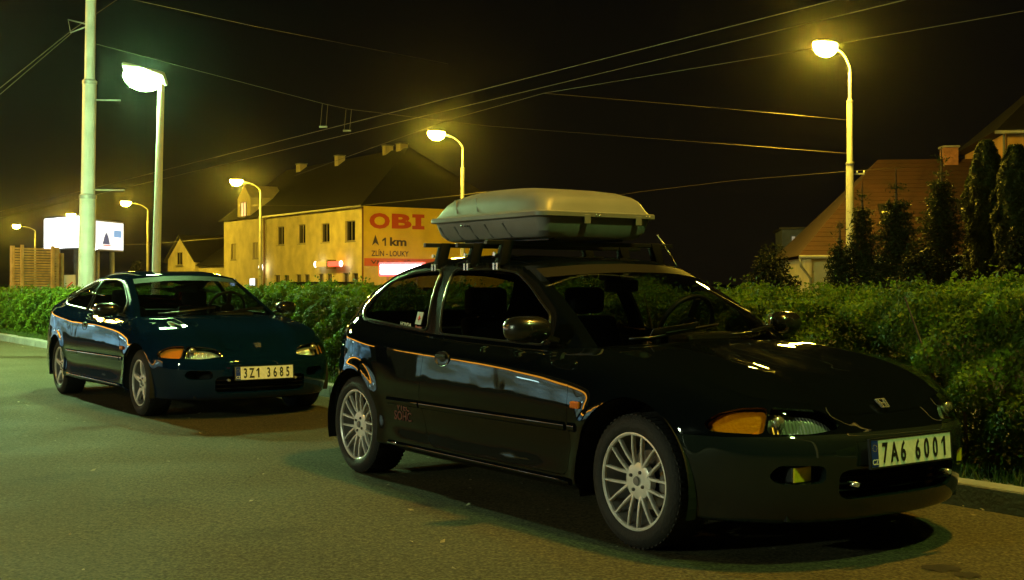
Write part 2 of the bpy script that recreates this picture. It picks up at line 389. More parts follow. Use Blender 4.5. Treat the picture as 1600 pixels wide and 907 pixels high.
def dense_poly(poly, step=0.012, rnd=0.0):
    p = np.asarray(poly, float)
    if rnd > 0:                                             # round the corners
        out = []; n = len(p)
        for i in range(n):
            a, b, c = p[i - 1], p[i], p[(i + 1) % n]; r1 = min(rnd, 0.45 * np.linalg.norm(a - b)); r2 = min(rnd, 0.45 * np.linalg.norm(c - b))
            q0 = b + (a - b) / np.linalg.norm(a - b) * r1; q1 = b + (c - b) / np.linalg.norm(c - b) * r2
            for t in np.linspace(0, 1, 7): out.append((1 - t) ** 2 * q0 + 2 * t * (1 - t) * b + t * t * q1)
        p = np.array(out)
    return p
def inside(poly, Q):
    x, y = Q[..., 0], Q[..., 1]; r = np.zeros(x.shape, bool); n = len(poly)
    for i in range(n):
        x1, y1 = poly[i]; x2, y2 = poly[(i + 1) % n]
        if y1 == y2: continue
        c = (y1 > y) != (y2 > y); r ^= c & (x < (x2 - x1) * (y - y1) / (y2 - y1) + x1)
    return r
def nearest(poly, Q):
    A = np.asarray(poly); B = np.roll(A, -1, 0); D = B - A; L2 = (D ** 2).sum(1) + 1e-12
    w = Q[:, None] - A[None]; t = np.clip((w * D[None]).sum(2) / L2, 0, 1); P = A[None] + t[..., None] * D[None]
    d = ((P - Q[:, None]) ** 2).sum(2); k = d.argmin(1)
    return P[np.arange(len(Q)), k]
class Patch:
    def __init__(s, P): s.P = P.copy(); s.cls = np.zeros((P.shape[0] - 1, P.shape[1] - 1), int); s.names = {0: 0}
    def cut(s, poly, dom, cid, only=None):
        """faces inside poly (2D outline in the domain dom(P)) get class cid; their edge is moved onto the outline"""
        poly = np.asarray(poly); Q = dom(s.P); Cc = (Q[:-1, :-1] + Q[1:, :-1] + Q[:-1, 1:] + Q[1:, 1:]) / 4
        m = inside(poly, Cc)
        if only is not None: m &= only(s.P)[:-1, :-1]
        m &= s.cls >= 0
        if not m.any(): return s
        s.cls[m] = cid
        ni, nj = s.P.shape[:2]; cnt = np.zeros((ni, nj), int); tot = np.zeros((ni, nj), int)
        for a in (0, 1):
            for b in (0, 1):
                cnt[a:a + ni - 1, b:b + nj - 1] += m; tot[a:a + ni - 1, b:b + nj - 1] += 1
        bd = (cnt > 0) & (cnt < tot); bd[0, :] = bd[-1, :] = False; bd[:, 0] = bd[:, -1] = False
        I, J = np.nonzero(bd); q = Q[I, J]; tgt = nearest(poly, q); dq = tgt - q
        Pi = (s.P[I + 1, J] - s.P[I - 1, J]) / 2; Pj = (s.P[I, J + 1] - s.P[I, J - 1]) / 2
        Qi = (Q[I + 1, J] - Q[I - 1, J]) / 2; Qj = (Q[I, J + 1] - Q[I, J - 1]) / 2
        det = Qi[:, 0] * Qj[:, 1] - Qi[:, 1] * Qj[:, 0]; ok = np.abs(det) > 1e-9; det = np.where(ok, det, 1)
        a = np.clip((dq[:, 0] * Qj[:, 1] - dq[:, 1] * Qj[:, 0]) / det, -1.0, 1.0); b = np.clip((Qi[:, 0] * dq[:, 1] - Qi[:, 1] * dq[:, 0]) / det, -1.0, 1.0)
        mv = a[:, None] * Pi + b[:, None] * Pj; s.P[I[ok], J[ok]] += mv[ok]
        return s
    def faces(s, cid):
        ni, nj = s.P.shape[:2]; idx = np.arange(ni * nj).reshape(ni, nj); I, J = np.nonzero(s.cls == cid)
        return s.P.reshape(-1, 3), np.stack([idx[I, J], idx[I + 1, J], idx[I + 1, J + 1], idx[I, J + 1]], 1)
XZ = lambda P: P[..., [0, 2]]
YZ = lambda P: P[..., [1, 2]]
NOSE = lambda P: np.stack([np.arctan2(P[..., 1], P[..., 0] - 1.05) * 0.9, P[..., 2]], -1)      # around the front corner
TAIL = lambda P: np.stack([np.arctan2(P[..., 1], -(P[..., 0] + 1.0)) * 0.9, P[..., 2]], -1)
def panel(name, chunks, m, parent, side=0, gap=0.0, depth=0.0, inset=0.0, center=(0, 0, 0.62)):
    """chunks: list of (verts, quads) of the +y half. side=+1/-1: that side only; 0: both halves welded"""
    bm = bmesh.new(); c0 = np.array(center)
    for (V, Q) in chunks:
        if len(Q) == 0: continue
        used = np.unique(Q); mp = -np.ones(len(V), int); mp[used] = np.arange(len(used)); Vu = V[used]; Qu = mp[Q]
        a, b, c = Vu[Qu[:, 0]], Vu[Qu[:, 1]], Vu[Qu[:, 2]]; nn = np.cross(b - a, c - a); cc = (a + c) / 2
        cc0 = cc - c0 * np.array([1, 1, 1]); 
        if ((nn * cc0).sum()) < 0: Qu = Qu[:, ::-1]
        for sg in ((1, -1) if side == 0 else (side,)):
            vs_ = [bm.verts.new((p[0], p[1] * sg, p[2])) for p in Vu]
            for q in Qu:
                l = [vs_[k] for k in (q if sg == 1 else q[::-1])]
                if len(set(l)) == 4:
                    try: bm.faces.new(l)
                    except ValueError: pass
    bmesh.ops.remove_doubles(bm, verts=bm.verts, dist=0.0004)
    bmesh.ops.dissolve_degenerate(bm, edges=bm.edges, dist=0.0002)
    bm.normal_update()
    if gap > 0 or depth > 0:
        bd = [e for e in bm.edges if len(e.link_faces) == 1]
        mvs = {}
        for e in bd:
            f = e.link_faces[0]; cen = f.calc_center_median(); mid = (e.verts[0].co + e.verts[1].co) / 2; d = (cen - mid); t = (e.verts[1].co - e.verts[0].co).normalized(); d -= t * d.dot(t)
            if d.length < 1e-7: continue
            for v in e.verts: mvs.setdefault(v, []).append(d.normalized())
        for v, ds in mvs.items():
            s_ = sum(ds, Vector()); 
            if s_.length > 1e-6: v.co += s_.normalized() * gap
        if depth > 0:
            nor = {v: v.normal.copy() for e in bd for v in e.verts}
            r = bmesh.ops.extrude_edge_only(bm, edges=bd); nv = [g_ for g_ in r['geom'] if isinstance(g_, bmesh.types.BMVert)]
            for v in nv:
                best = None
                for e in v.link_edges:
                    o_ = e.other_vert(v)
                    if o_ in nor: best = nor[o_]; break
                if best is not None: v.co -= best * depth
            for e in bd: e.smooth = False
    for f in bm.faces: f.smooth = True
    for e in bm.edges:
        if e.smooth and len(e.link_faces) == 2 and e.calc_face_angle(0) > math.radians(38): e.smooth = False
    me = bpy.data.meshes.new(name); bm.to_mesh(me); bm.free()
    return link(name, me, m, parent)
def offset_faces(V, Q, d, c=(0, 0, 0.5)):
    """the same faces pushed inwards by d"""
    N = np.zeros_like(V); a, b, cc = V[Q[:, 0]], V[Q[:, 1]], V[Q[:, 2]]; n = np.cross(b - a, cc - a)
    if ((n * ((a + cc) / 2 - np.array(c))).sum()) < 0: n = -n
    for k in range(4): np.add.at(N, Q[:, k], n)
    N /= np.linalg.norm(N, axis=1, keepdims=True) + 1e-12
    return V - N * d, Q

# ---------------------------------------------------------------- car materials
M_rub = mat('tyre_rubber', (0.012, 0.012, 0.012), 0.75, bump=(90, 0.25)); M_blk = mat('black_plastic', (0.010, 0.010, 0.010), 0.45)
M_trim = mat('trim_rubber', (0.008, 0.008, 0.008), 0.32, spec=0.6); M_chr = mat('chrome', (0.75, 0.75, 0.75), 0.22, 0.8)
M_refl = mat('lamp_reflector', (0.88, 0.88, 0.84), 0.22, 0.55, bump=(70, 0.35)); 
_nt = M_refl.node_tree; _w = _nt.nodes.new('ShaderNodeTexWave'); _w.bands_direction = 'Y'; _w.inputs['Scale'].default_value = 22.0; _w.inputs['Distortion'].default_value = 0.6   # fluted lamp glass
_t = _nt.nodes.new('ShaderNodeTexCoord'); _b = _nt.nodes.new('ShaderNodeBump'); _b.inputs['Strength'].default_value = 0.8; _b.inputs['Distance'].default_value = 0.006
_nt.links.new(_t.outputs['Object'], _w.inputs['Vector']); _nt.links.new(_w.outputs['Fac'], _b.inputs['Height']); _nt.links.new(_b.outputs[0], _nt.nodes['Principled BSDF'].inputs['Normal'])
M_under = mat('underbody', (0.006, 0.006, 0.006), 0.9)
M_int = mat('interior_cloth', (0.018, 0.018, 0.02), 0.9, noise=(30, 0.3)); M_intp = mat('interior_plastic', (0.014, 0.014, 0.015), 0.55)
M_alloy = mat('alloy', (0.80, 0.78, 0.74), 0.34, 0.25, noise=(12, 0.12)); M_disc = mat('brake_disc', (0.28, 0.26, 0.24), 0.35, 1.0, noise=(25, 0.3))
M_plate = mat('plate_white', (0.82, 0.82, 0.74), 0.45, noise=(45, 0.10)); M_pblk = mat('plate_black', (0.01, 0.01, 0.01), 0.5); M_pblu = mat('plate_blue', (0.01, 0.035, 0.30), 0.4)
M_pyel = mat('plate_stars', (0.75, 0.55, 0.03), 0.5); M_pwht = mat('plate_letters_white', (0.8, 0.8, 0.8), 0.5)
M_frame = mat('frame_black', (0.006, 0.006, 0.006), 0.22, coat=0.5)
G_clear = glass('window_glass', (0.47, 0.50, 0.47), 0.0, 1.62); G_dark = glass('rear_window_glass', (0.38, 0.40, 0.38), 0.0, 1.65)
G_lens = glass('lamp_lens', (0.85, 0.85, 0.80), 0.02); G_amber = glass('amber_lens', (0.97, 0.52, 0.06), 0.05); G_yel = glass('fog_lens', (0.92, 0.80, 0.10), 0.05); G_red = glass('red_lens', (0.75, 0.03, 0.02), 0.04)

def make_plate(parent, text, x, z, lean):
    """number plate of 520 x 110 mm facing +x"""
    p = MB().box(-0.004, 0.004, -0.26, 0.26, -0.056, 0.056, bev=0.0018).build('number_plate', M_plate, parent, (x, 0, z)); p.rotation_euler = (0, lean, 0)
    fr = MB()
    for (a, b, c, d) in ((-.266, .266, .0545, .061), (-.266, .266, -.061, -.0545), (-.266, -.2585, -.0545, .0545), (.2585, .266, -.0545, .0545)): fr.box(-0.005, 0.0062, a, b, c, d)
    fr.build('plate_frame', M_blk, p)
    MB().box(0.004, 0.0052, -0.256, -0.214, -0.053, 0.053).build('euro_band', M_pblu, p)
    R = Matrix(((0, 0, 1, 0), (1, 0, 0, 0), (0, 1, 0, 0), (0, 0, 0, 1)))          # text XY -> car YZ, facing +x
    def put(ch, y, zz, size, sx, m, nm, bold, sy=1.0):
        me = text_mesh(ch, size, 0.0006, sx, bold, sy=sy); xs = [v.co.x for v in me.vertices]; ys = [v.co.y for v in me.vertices]
        me.transform(Matrix.Translation((-(min(xs) + max(xs)) / 2, -(min(ys) + max(ys)) / 2, 0))); me.transform(R)
        o = link(nm, me, m, p); o.location = (0.0062, y, zz); return o
    for ch, y in zip(text.replace(' ', ''), (-0.172, -0.115, -0.058, 0.036, 0.094, 0.152, 0.210)):
        if ch == '1':                                       # a one with its flag, as on the plate
            k = MB().prism([(-0.002, -0.04), (0.010, -0.04), (0.010, 0.04), (0.000, 0.04), (-0.016, 0.022), (-0.016, 0.010), (-0.002, 0.021)], 0.0008, R).build('character', M_pblk, p)
            k.location = (0.0058, y, 0)
        else: put(ch, y, 0, 0.112, 0.60, M_pblk, 'character', 0.0022, sy=1.0)
    put('CZ', -0.235, -0.033, 0.030, 0.9, M_pwht, 'country_code', 0.0004)
    st = MB()
    for k in range(12):
        a = math.radians(30 * k); st.lathe([(0.0, 0.0), (0.0016, 0.0), (0.0016, 0.0006), (0.0, 0.0006)], 5, 'x', (0.0053, -0.235 + 0.013 * math.sin(a), 0.022 + 0.013 * math.cos(a)))
    st.build('star_ring', M_pyel, p)
    return p

def make_wheel(parent, x, ys, rt, rr, style):
    """ys = signed y of the outer rim face"""
    sg = 1 if ys > 0 else -1
    w = empty('wheel', (x, ys, rt)); w.parent = parent
    if sg < 0: w.rotation_euler = (0, 0, math.pi)           # local +y is always outwards
    hw = 0.098
    prof = [(rr - 0.004, 0.004), (rr + 0.008, 0.014), (rr + 0.03, 0.020), (rt - 0.035, 0.016), (rt - 0.012, 0.004), (rt - 0.003, -0.012), (rt, -0.035), (rt, -2 * hw + 0.035), (rt - 0.003, -2 * hw + 0.012), (rt - 0.03, -2 * hw - 0.012), (rr + 0.01, -2 * hw - 0.01), (rr - 0.012, -2 * hw + 0.02)]
    t = MB().lathe(prof, 56, 'y', closed=True); t.build('tyre', M_rub, w, smooth=50)
    tr = MB()
    for k in range(60):
        a = 2 * math.pi * k / 60
        for (y0, y1, tw) in ((-0.004, -0.05, 0.02), (-2 * hw + 0.004, -2 * hw + 0.05, -0.02)):
            c = []
            for (aa, y_) in ((a, y0), (a + 0.055, y0), (a + 0.055 + tw, y1), (a + tw, y1)):
                c.append((math.cos(aa), math.sin(aa), y_))
            tr.hull8([(q[0] * (rt - 0.006), q[2], q[1] * (rt - 0.006)) for q in c] + [(q[0] * (rt + 0.0035 if abs(q[2]) > 0.02 and abs(q[2]) < 2 * hw - 0.02 else rt - 0.001), q[2], q[1] * (rt + 0.0035 if abs(q[2]) > 0.02 and abs(q[2]) < 2 * hw - 0.02 else rt - 0.001)) for q in c])
    tr.build('tread', M_rub, w)['kind'] = 'stuff'
    rim = MB().lathe([(rr, 0.006), (rr, -0.004), (rr - 0.010, -0.012), (rr - 0.018, -0.05), (rr - 0.035, -0.12), (rr - 0.006, -0.17), (rr - 0.012, -0.175), (rr - 0.042, -0.12), (rr - 0.026, -0.048), (rr - 0.014, -0.010), (rr - 0.010, 0.004)], 56, 'y', closed=True)
    r_ = rim.build('rim', mat('rim_barrel', (0.22, 0.21, 0.20), 0.4, 0.5, noise=(12, 0.15)), w, smooth=35)
    MB().lathe([(rr + .001, 0.0065), (rr - 0.006, 0.008), (rr - 0.013, 0.002), (rr - 0.014, -0.012), (rr + .001, -0.004)], 56, 'y', closed=True).build('rim_lip', M_alloy, w, smooth=35)
    hub = MB().lathe([(0.0, -0.012), (0.020, -0.012), (0.024, -0.018), (0.062, -0.014), (0.080, -0.022), (0.083, -0.05), (0.0, -0.055)], 32, 'y').build('hub', M_alloy, w, smooth=35)
    MB().lathe([(0.0, -0.006), (0.017, -0.007), (0.021, -0.013), (0.021, -0.02), (0, -0.02)], 20, 'y').build('centre_cap', mat('cap_grey', (0.25, 0.25, 0.25), 0.4, 0.6), w, smooth=35)
    def bar(name, a, o0, o1, r0, r1, w0, w1, y0, y1, th):
        """a tapered spoke along direction a; o = sideways offset at both ends"""
        ca, sa = math.cos(a), math.sin(a)
        def pt(r, o, y): return (ca * r - sa * o, y, sa * r + ca * o)
        m_ = MB(); n = 5; rows = []
        for i in range(n + 1):
            s = i / n; r = r0 + (r1 - r0) * s; e = s * s * (3 - 2 * s); o = o0 + (o1 - o0) * e; ww = w0 + (w1 - w0) * s; y = y0 + (y1 - y0) * s + 0.006 * math.sin(math.pi * s)
            rows.append([m_.bm.verts.new(pt(r, o - ww, y - th)), m_.bm.verts.new(pt(r, o - ww, y - 0.004)), m_.bm.verts.new(pt(r, o - ww * 0.45, y)), m_.bm.verts.new(pt(r, o + ww * 0.45, y)), m_.bm.verts.new(pt(r, o + ww, y - 0.004)), m_.bm.verts.new(pt(r, o + ww, y - th))])
        for A, B in zip(rows[:-1], rows[1:]):
            for k in range(5): m_.bm.faces.new((A[k], A[k + 1], B[k + 1], B[k]))
            m_.bm.faces.new((A[5], A[0], B[0], B[5]))
        m_.bm.faces.new(rows[0]); m_.bm.faces.new(list(reversed(rows[-1])))
        return m_.build(name, M_alloy, w)
    if style == 'mesh':
        for k in range(8):
            a = 2 * math.pi * k / 8 + math.radians(4)
            for s in (-1, 1): bar('spoke', a, s * 0.024, s * 0.031, 0.060, rr - 0.006, 0.0068, 0.0050, -0.016, 0.000, 0.020)
        nl = 4
    else:
        for k in range(5):
            a = 2 * math.pi * k / 5 + math.radians(18); bar('spoke', a, 0, 0, 0.05, rr - 0.010, 0.024, 0.017, -0.016, -0.003, 0.030)
        nl = 4
    for k in range(nl):
        a = 2 * math.pi * k / nl + 0.5; MB().lathe([(0.0085, -0.03), (0.0085, -0.010), (0.006, -0.007), (0, -0.007)], 6, 'y', (0.044 * math.cos(a), 0, 0.044 * math.sin(a))).build('wheel_nut', mat('nut_steel', (0.12, 0.11, 0.10), 0.4, 1.0), w)
    MB().lathe([(0.06, -0.085), (0.128, -0.085), (0.128, -0.105), (0.06, -0.105)], 40, 'y', closed=True).build('brake_disc', M_disc, w, smooth=35)
    MB().box(-0.155, -0.085, -0.125, -0.062, -0.05, 0.05, bev=0.012).build('brake_caliper', mat('caliper', (0.22, 0.20, 0.18), 0.55, 0.6), w)
    MB().lathe([(0.02, -0.10), (rr - 0.045, -0.13), (rr - 0.045, -0.15), (0.02, -0.15)], 32, 'y', closed=True).build('brake_shield', M_under, w)
    return w

def ring_at(G, x, lo, hi):
    """index on the top ring (u) nearest to x among u range"""
    return lo + int(np.abs(G[lo:hi, 0] - x).argmin())

def make_car(name, loc, S):
    car = empty(name, loc, YAW, S['label'], 'car')
    paint = S['paint']; NU, NW = 380, 66
    out = np.array([r[0] for r in S['stations']], float); prof = np.array([r[1] for r in S['stations']], float)   # (n,2), (n,9,2)
    cl = np.r_[0, np.cumsum(np.linalg.norm(np.diff(out, axis=0), axis=1))]; tq = np.linspace(0, cl[-1], NU)
    # mirror the outline about y=0 so that it leaves the centre line squarely
    o2 = np.r_[out[1:][::-1] * [1, -1], out, out[:-1][::-1] * [1, -1]]; c2 = np.r_[0, np.cumsum(np.linalg.norm(np.diff(o2, axis=0), axis=1))]; off = c2[len(out) - 1]
    B = nat_spline(c2, o2, tq + off); T = np.gradient(B, axis=0); T /= np.linalg.norm(T, axis=1, keepdims=True); N = np.stack([T[:, 1], -T[:, 0]], 1)
    if (N[0] @ np.array([1, 0])) < 0: N = -N
    tab = pchip(cl, prof, tq)                                                        # (NU,9,2)
    # sample the vertical profile more densely where it bends
    wl_ = np.linspace(0, 8, NW); G = np.zeros((NU, NW, 3))
    pr = pchip(np.arange(9), np.moveaxis(tab, 1, 0).reshape(9, -1), wl_).reshape(NW, NU, 2)
    for j in range(NW):
        G[:, j, :2] = B - N * pr[j, :, 0][:, None]; G[:, j, 2] = pr[j, :, 1]
    G[0, :, 1] = 0; G[-1, :, 1] = 0
    for cx, ar in ((S['fx'], S['arch_f']), (S['rx'], S['arch_r'])):             # flared wheel-arch lips
        dd = np.hypot(G[..., 0] - cx, (G[..., 2] - S['wheel_r'])); msk = (G[..., 1] > 0.5) & (np.arange(NW)[None] < NW - 4)
        G[..., 1] += np.where(msk, 0.012 * np.exp(-np.clip((dd - ar) / 0.05, 0, None) ** 2), 0)
    TOP = G[:, -1]
    iC = int(np.abs(TOP[:NU // 3, 1] - S['hood_corner_y']).argmin()); iA = ring_at(TOP, S['A'][0], iC, NU // 2); iD = ring_at(TOP, S['D'][0], NU // 2, NU)
    A0 = TOP[iA]; D0 = TOP[iD]
    # ------------------------------------------------ patches of the upper body
    ns, nt_ = 50, 60
    cowl = curve3([S['cowl'], [(S['cowl'][0] * 0.78 + A0[0] * 0.22), A0[1] * 0.5, S['cowl'][2] * 0.75 + A0[2] * 0.25], A0], ns)
    hc = curve3([TOP[0], *S['hood_mid'], S['cowl']], nt_)
    Hd = Patch(coons(resample(TOP[:iC + 1], ns), cowl, hc, resample(TOP[iC:iA + 1], nt_)))
    s_ = np.linspace(0, 1, ns)[:, None]; t_ = np.linspace(0, 1, nt_)[None]
    Hd.P[..., 2] += S.get('hood_crown', 0.012) * (np.sin(np.pi * s_) * np.sin(np.pi * t_)) + 0.008 * np.exp(-((s_ - 0.62) / 0.07) ** 2) * np.sin(np.pi * t_)
    ap = curve3([A0, *S['A_mid'], S['rail'][0]], nt_); rf = curve3([S['roof'][0], [S['roof'][0][0] - 0.02, S['rail'][0][1] * 0.5, S['roof'][0][2] - 0.008], S['rail'][0]], ns)
    Ws = Patch(coons(cowl, rf, curve3([S['cowl'], S['ws_mid'], S['roof'][0]], nt_), ap))
    rail = curve3(S['rail'], 150); de = curve3([D0, *S['D_mid'], S['rail'][-1]], nt_)
    Sd = Patch(coons(resample(TOP[iA:iD + 1], 150), rail, ap, de))
    tt = np.linspace(0, 1, nt_)[None]; Sd.P[..., 1] += 0.022 * np.sin(np.pi * tt) * np.clip(np.sin(np.pi * np.linspace(0, 1, 150)), 0, 1)[:, None] ** 0.5
    rr_ = curve3([S['roof'][-1], [S['roof'][-1][0] + 0.01, S['rail'][-1][1] * 0.5, S['roof'][-1][2] - 0.006], S['rail'][-1]], ns)
    Rf = Patch(coons(rf, rr_, curve3(S['roof'], nt_), resample(rail, nt_)))
    Rf.P[..., 2] += 0.016 * np.sin(np.pi * s_ ** 1.8) * np.sin(np.pi * t_) ** 0.4
    gb = curve3([S['glass_base'], [S['glass_base'][0] * 0.7 + D0[0] * 0.3, D0[1] * 0.55, S['glass_base'][2] * 0.7 + D0[2] * 0.3], D0], ns)
    Rg = Patch(coons(rr_, gb, curve3([S['roof'][-1], S['rg_mid'], S['glass_base']], nt_), de[::-1]))
    Dk = Patch(coons(gb, resample(TOP[iD:][::-1], ns), curve3([S['glass_base'], (np.array(S['glass_base']) + TOP[-1]) / 2 + np.array([0, 0, 0.012]), TOP[-1]], 24), np.repeat(D0[None], 24, 0)))
    Lo = Patch(G)
    # ------------------------------------------------ cuts in the lower body
    zc = S['wheel_r']
    circ = lambda cx, r, fl=1.0: [(cx + r * math.cos(a), zc + r * fl * math.sin(a)) for a in np.linspace(0, 2 * math.pi, 72, endpoint=False)]
    side_only = lambda P: (np.abs(P[..., 1]) > 0.55)
    Lo.cut(S['bumper'], NOSE, 5)
    Lo.cut(S['rear_bumper'], TAIL, 6)
    Lo.cut(dense_poly(S['tail_lamp'], rnd=0.03), TAIL, 7)
    Lo.cut(dense_poly(S['door'], rnd=0.05), XZ, 4, only=side_only)
    Lo.cut(dense_poly(S['headlamp'], rnd=0.025), NOSE, 2); Lo.cut(dense_poly(S['indicator'], rnd=0.02), NOSE, 3)
    front_only = lambda P: P[..., 0] > 1.4
    gz0, gz1, gy = S['grille']; Lo.cut(dense_poly([(-0.1, gz0), (gy - .03, gz0), (gy, gz0 + .025), (gy, gz1 - .017), (gy - .03, gz1), (-0.1, gz1)], rnd=0.02), YZ, -1, only=front_only)
    Lo.cut(dense_poly([(.425, .345), (.60, .345), (.63, .375), (.60, .418), (.425, .412)], rnd=0.03), YZ, -2, only=front_only)
    Lo.cut(circ(S['fx'], S['arch_f']), XZ, -3, only=side_only); Lo.cut(circ(S['rx'], S['arch_r']), XZ, -3, only=side_only)
    Sd.cut(dense_poly(S['glasshouse'], rnd=0.05), XZ, 4); Sd.cut(dense_poly(S['door_window'], rnd=0.045), XZ, 2); Sd.cut(dense_poly(S['quarter_window'], rnd=0.06), XZ, 3)
    # windscreen: A-pillars and header stay painted
    ni, nj = Ws.cls.shape; Ws.cls[int(ni * 0.925):, :] = 1; Ws.cls[:, int(nj * 0.965):] = 1; Ws.cls[:int(ni * 0.925), int(nj * 0.83):int(nj * 0.965)] = 2
    ni, nj = Rg.cls.shape; Rg.cls[int(ni * 0.86):, :] = 1; Rg.cls[:, :3] = 1; Rg.cls[:, int(nj * 0.90):] = 1
    body = [Lo.faces(0), Sd.faces(0), Rf.faces(0), Ws.faces(1), Rg.faces(1), Dk.faces(0)]
    panel('body', body, paint, car, 0, 0.0, 0.014)
    panel('bonnet', [Hd.faces(0)], paint, car, 0, 0.0022, 0.016)
    panel('front_bumper', [Lo.faces(5)], S['bumper_paint'], car, 0, 0.0018, 0.05)
    panel('rear_bumper', [Lo.faces(6)], S['bumper_paint'], car, 0, 0.0018, 0.016)
    for sg in (-1, 1):
        d = panel('door', [Lo.faces(4)], paint, car, sg, 0.0026, 0.016); panel('window_frame', [Sd.faces(4)], M_frame, car, sg, 0.0, 0.01)
        panel('door_window', [Sd.faces(2)], G_clear, car, sg); panel('quarter_window', [Sd.faces(3)], G_dark, car, sg)
        # window surrounds follow the pane edge
        for nm, cid in (('window_seal', 2), ('window_seal', 3)):
            bm = bmesh.new(); V, Q = Sd.faces(cid); used = np.unique(Q); mp = {u: bm.verts.new(V[u] * np.array([1, sg, 1])) for u in used}
            for q in Q: bm.faces.new([mp[k] for k in q])
            ed = [e for e in bm.edges if len(e.link_faces) == 1]; lp = [(e.verts[0].co.copy(), e.verts[1].co.copy()) for e in ed]; bm.free(); m_ = MB()
            for a, b in lp: m_.tube([a + Vector((0, sg * 0.002, 0)), b + Vector((0, sg * 0.002, 0))], 0.0065, 5, False)
            m_.build(nm, M_trim, car)
        hl = panel('headlight', [offset_faces(*Lo.faces(2), 0.055)], M_refl, car, sg); panel('lens', [Lo.faces(2)], G_lens, hl, sg, 0.001, 0.008)
        MB().lathe([(0, 0.0), (0.022, 0.004), (0.028, 0.02), (0.028, 0.03), (0, 0.03)], 20, 'x', (S['lamp_bulb'][0], sg * S['lamp_bulb'][1], S['lamp_bulb'][2])).build('bulb', M_chr, hl)
        il = panel('indicator', [offset_faces(*Lo.faces(3), 0.035)], mat('indicator_back', (0.85, 0.82, 0.75), 0.35, bump=(80, 0.4)), car, sg); panel('lens', [Lo.faces(3)], S.get('amber', G_amber), il, sg, 0.001, 0.008)
        tl = panel('tail_light', [offset_faces(*Lo.faces(7), 0.03)], M_refl, car, sg); panel('lens', [Lo.faces(7)], G_red, tl, sg, 0.001, 0.008)
        if S['fog']:
            x0 = S['nose_x'] - 0.125
            f_ = MB().box(x0 - 0.05, x0 - 0.008, sg * 0.495 - 0.052, sg * 0.495 + 0.052, 0.346, 0.410, bev=0.006).build('fog_light', M_blk, car)
            MB().box(x0 - 0.0078, x0, sg * 0.495 - 0.050, sg * 0.495 + 0.050, 0.348, 0.408, bev=0.003).build('lens', mat('fog_yellow', (0.75, 0.58, 0.02), 0.3, spec=0.3, bump=(60, 0.3)), f_)
        # side moulding on door, quarter and wing; handle; side repeater; mirror; arches
        for (x0, x1) in S['moulding']:
            xs = np.linspace(x0, x1, 14); m_ = MB(); rows = []
            for x in xs:
                k = int(np.abs(G[NU // 6:NU * 5 // 6, NW // 2, 0] - x).argmin()) + NU // 6; y = np.interp(S['mould_z'], G[k, :, 2], G[k, :, 1])
                z0, h = S['mould_z'] + 0.006 * (x - 0.0), 0.023
                rows.append([m_.bm.verts.new((x, sg * (y + a), z0 + b)) for a, b in ((-0.004, -h), (0.006, -h + 0.005), (0.011, 0), (0.006, h - 0.005), (-0.004, h))])
            for a, b in zip(rows[:-1], rows[1:]):
                for q in range(4): m_.bm.faces.new((a[q], a[q + 1], b[q + 1], b[q]))
            m_.bm.faces.new(rows[0]); m_.bm.faces.new(list(reversed(rows[-1]))); m_.build('side_moulding', paint, car, smooth=50)
        m_ = MB(); sk_ = []
        for x in np.linspace(S['rx'] + S['arch_r'] + 0.13, S['fx'] - S['arch_f'] - 0.03, 16):
            k = int(np.abs(G[NU // 6:NU * 5 // 6, NW // 2, 0] - x).argmin()) + NU // 6; sk_.append((x, sg * (float(np.interp(0.24, G[k, :, 2], G[k, :, 1])) - 0.004), 0.238))
        m_.tube(sk_, 0.016, 10).build('sill_trim', paint, car)
        def ys(x, z):
            k = int(np.abs(G[NU // 6:NU * 5 // 6, NW // 2, 0] - x).argmin()) + NU // 6; return float(np.interp(z, G[k, :, 2], G[k, :, 1]))
        hx, hz = S['handle']; hy = ys(hx, hz)
        m_ = MB().lathe([(0.0, 0.004), (0.02, 0.002), (0.030, 0.0), (0.040, 0.003), (0.046, 0.006), (0.046, -0.01)], 28, 'y')
        m_.xf(Matrix.Translation((hx, sg * hy, hz)) @ Matrix.Diagonal((1.55, sg, 0.86, 1))); hd = m_.build('door_handle', M_trim, car, smooth=60)
        MB().box(hx - 0.052, hx + 0.045, min(sg * (hy + 0.004), sg * (hy + 0.016)), max(sg * (hy + 0.004), sg * (hy + 0.016)), hz + 0.002, hz + 0.024, bev=0.005).build('pull', mat('handle_paint', (0.01, 0.012, 0.012), 0.2, coat=1.0), hd)
        rx_, rz_ = S['repeater']; ry = ys(rx_, rz_)
        MB().box(rx_ - 0.031, rx_ + 0.031, min(sg * (ry - 0.004), sg * (ry + 0.012)), max(sg * (ry - 0.004), sg * (ry + 0.012)), rz_ - 0.016, rz_ + 0.016, bev=0.005).build('side_repeater', mat('amber_plastic', (0.75, 0.16, 0.015), 0.25, coat=0.5), car)
        mx, mz = S['mirror']; my = 0.735
        m_ = MB(); bmesh.ops.create_uvsphere(m_.bm, u_segments=28, v_segments=18, radius=1.0)
        for v in m_.bm.verts:
            c = v.co; c.y = math.copysign(abs(c.y) ** 0.72, c.y); c.z = math.copysign(abs(c.z) ** 0.75, c.z)
            if c.x < -0.35: c.x = -0.35
            c.x *= 0.085; c.y *= 0.112; c.z *= 0.064
            c.x += -0.18 * c.y
            c.y *= sg
        m_.xf(Matrix.Translation((mx, sg * 0.88, mz))); mo = m_.build('door_mirror', S['mirror_paint'], car, smooth=50)
        MB().box(mx - 0.036, mx - 0.0325, min(sg * .79, sg * .968), max(sg * .79, sg * .968), mz - 0.05, mz + 0.052, bev=0.001).build('mirror_glass', M_chr, mo)
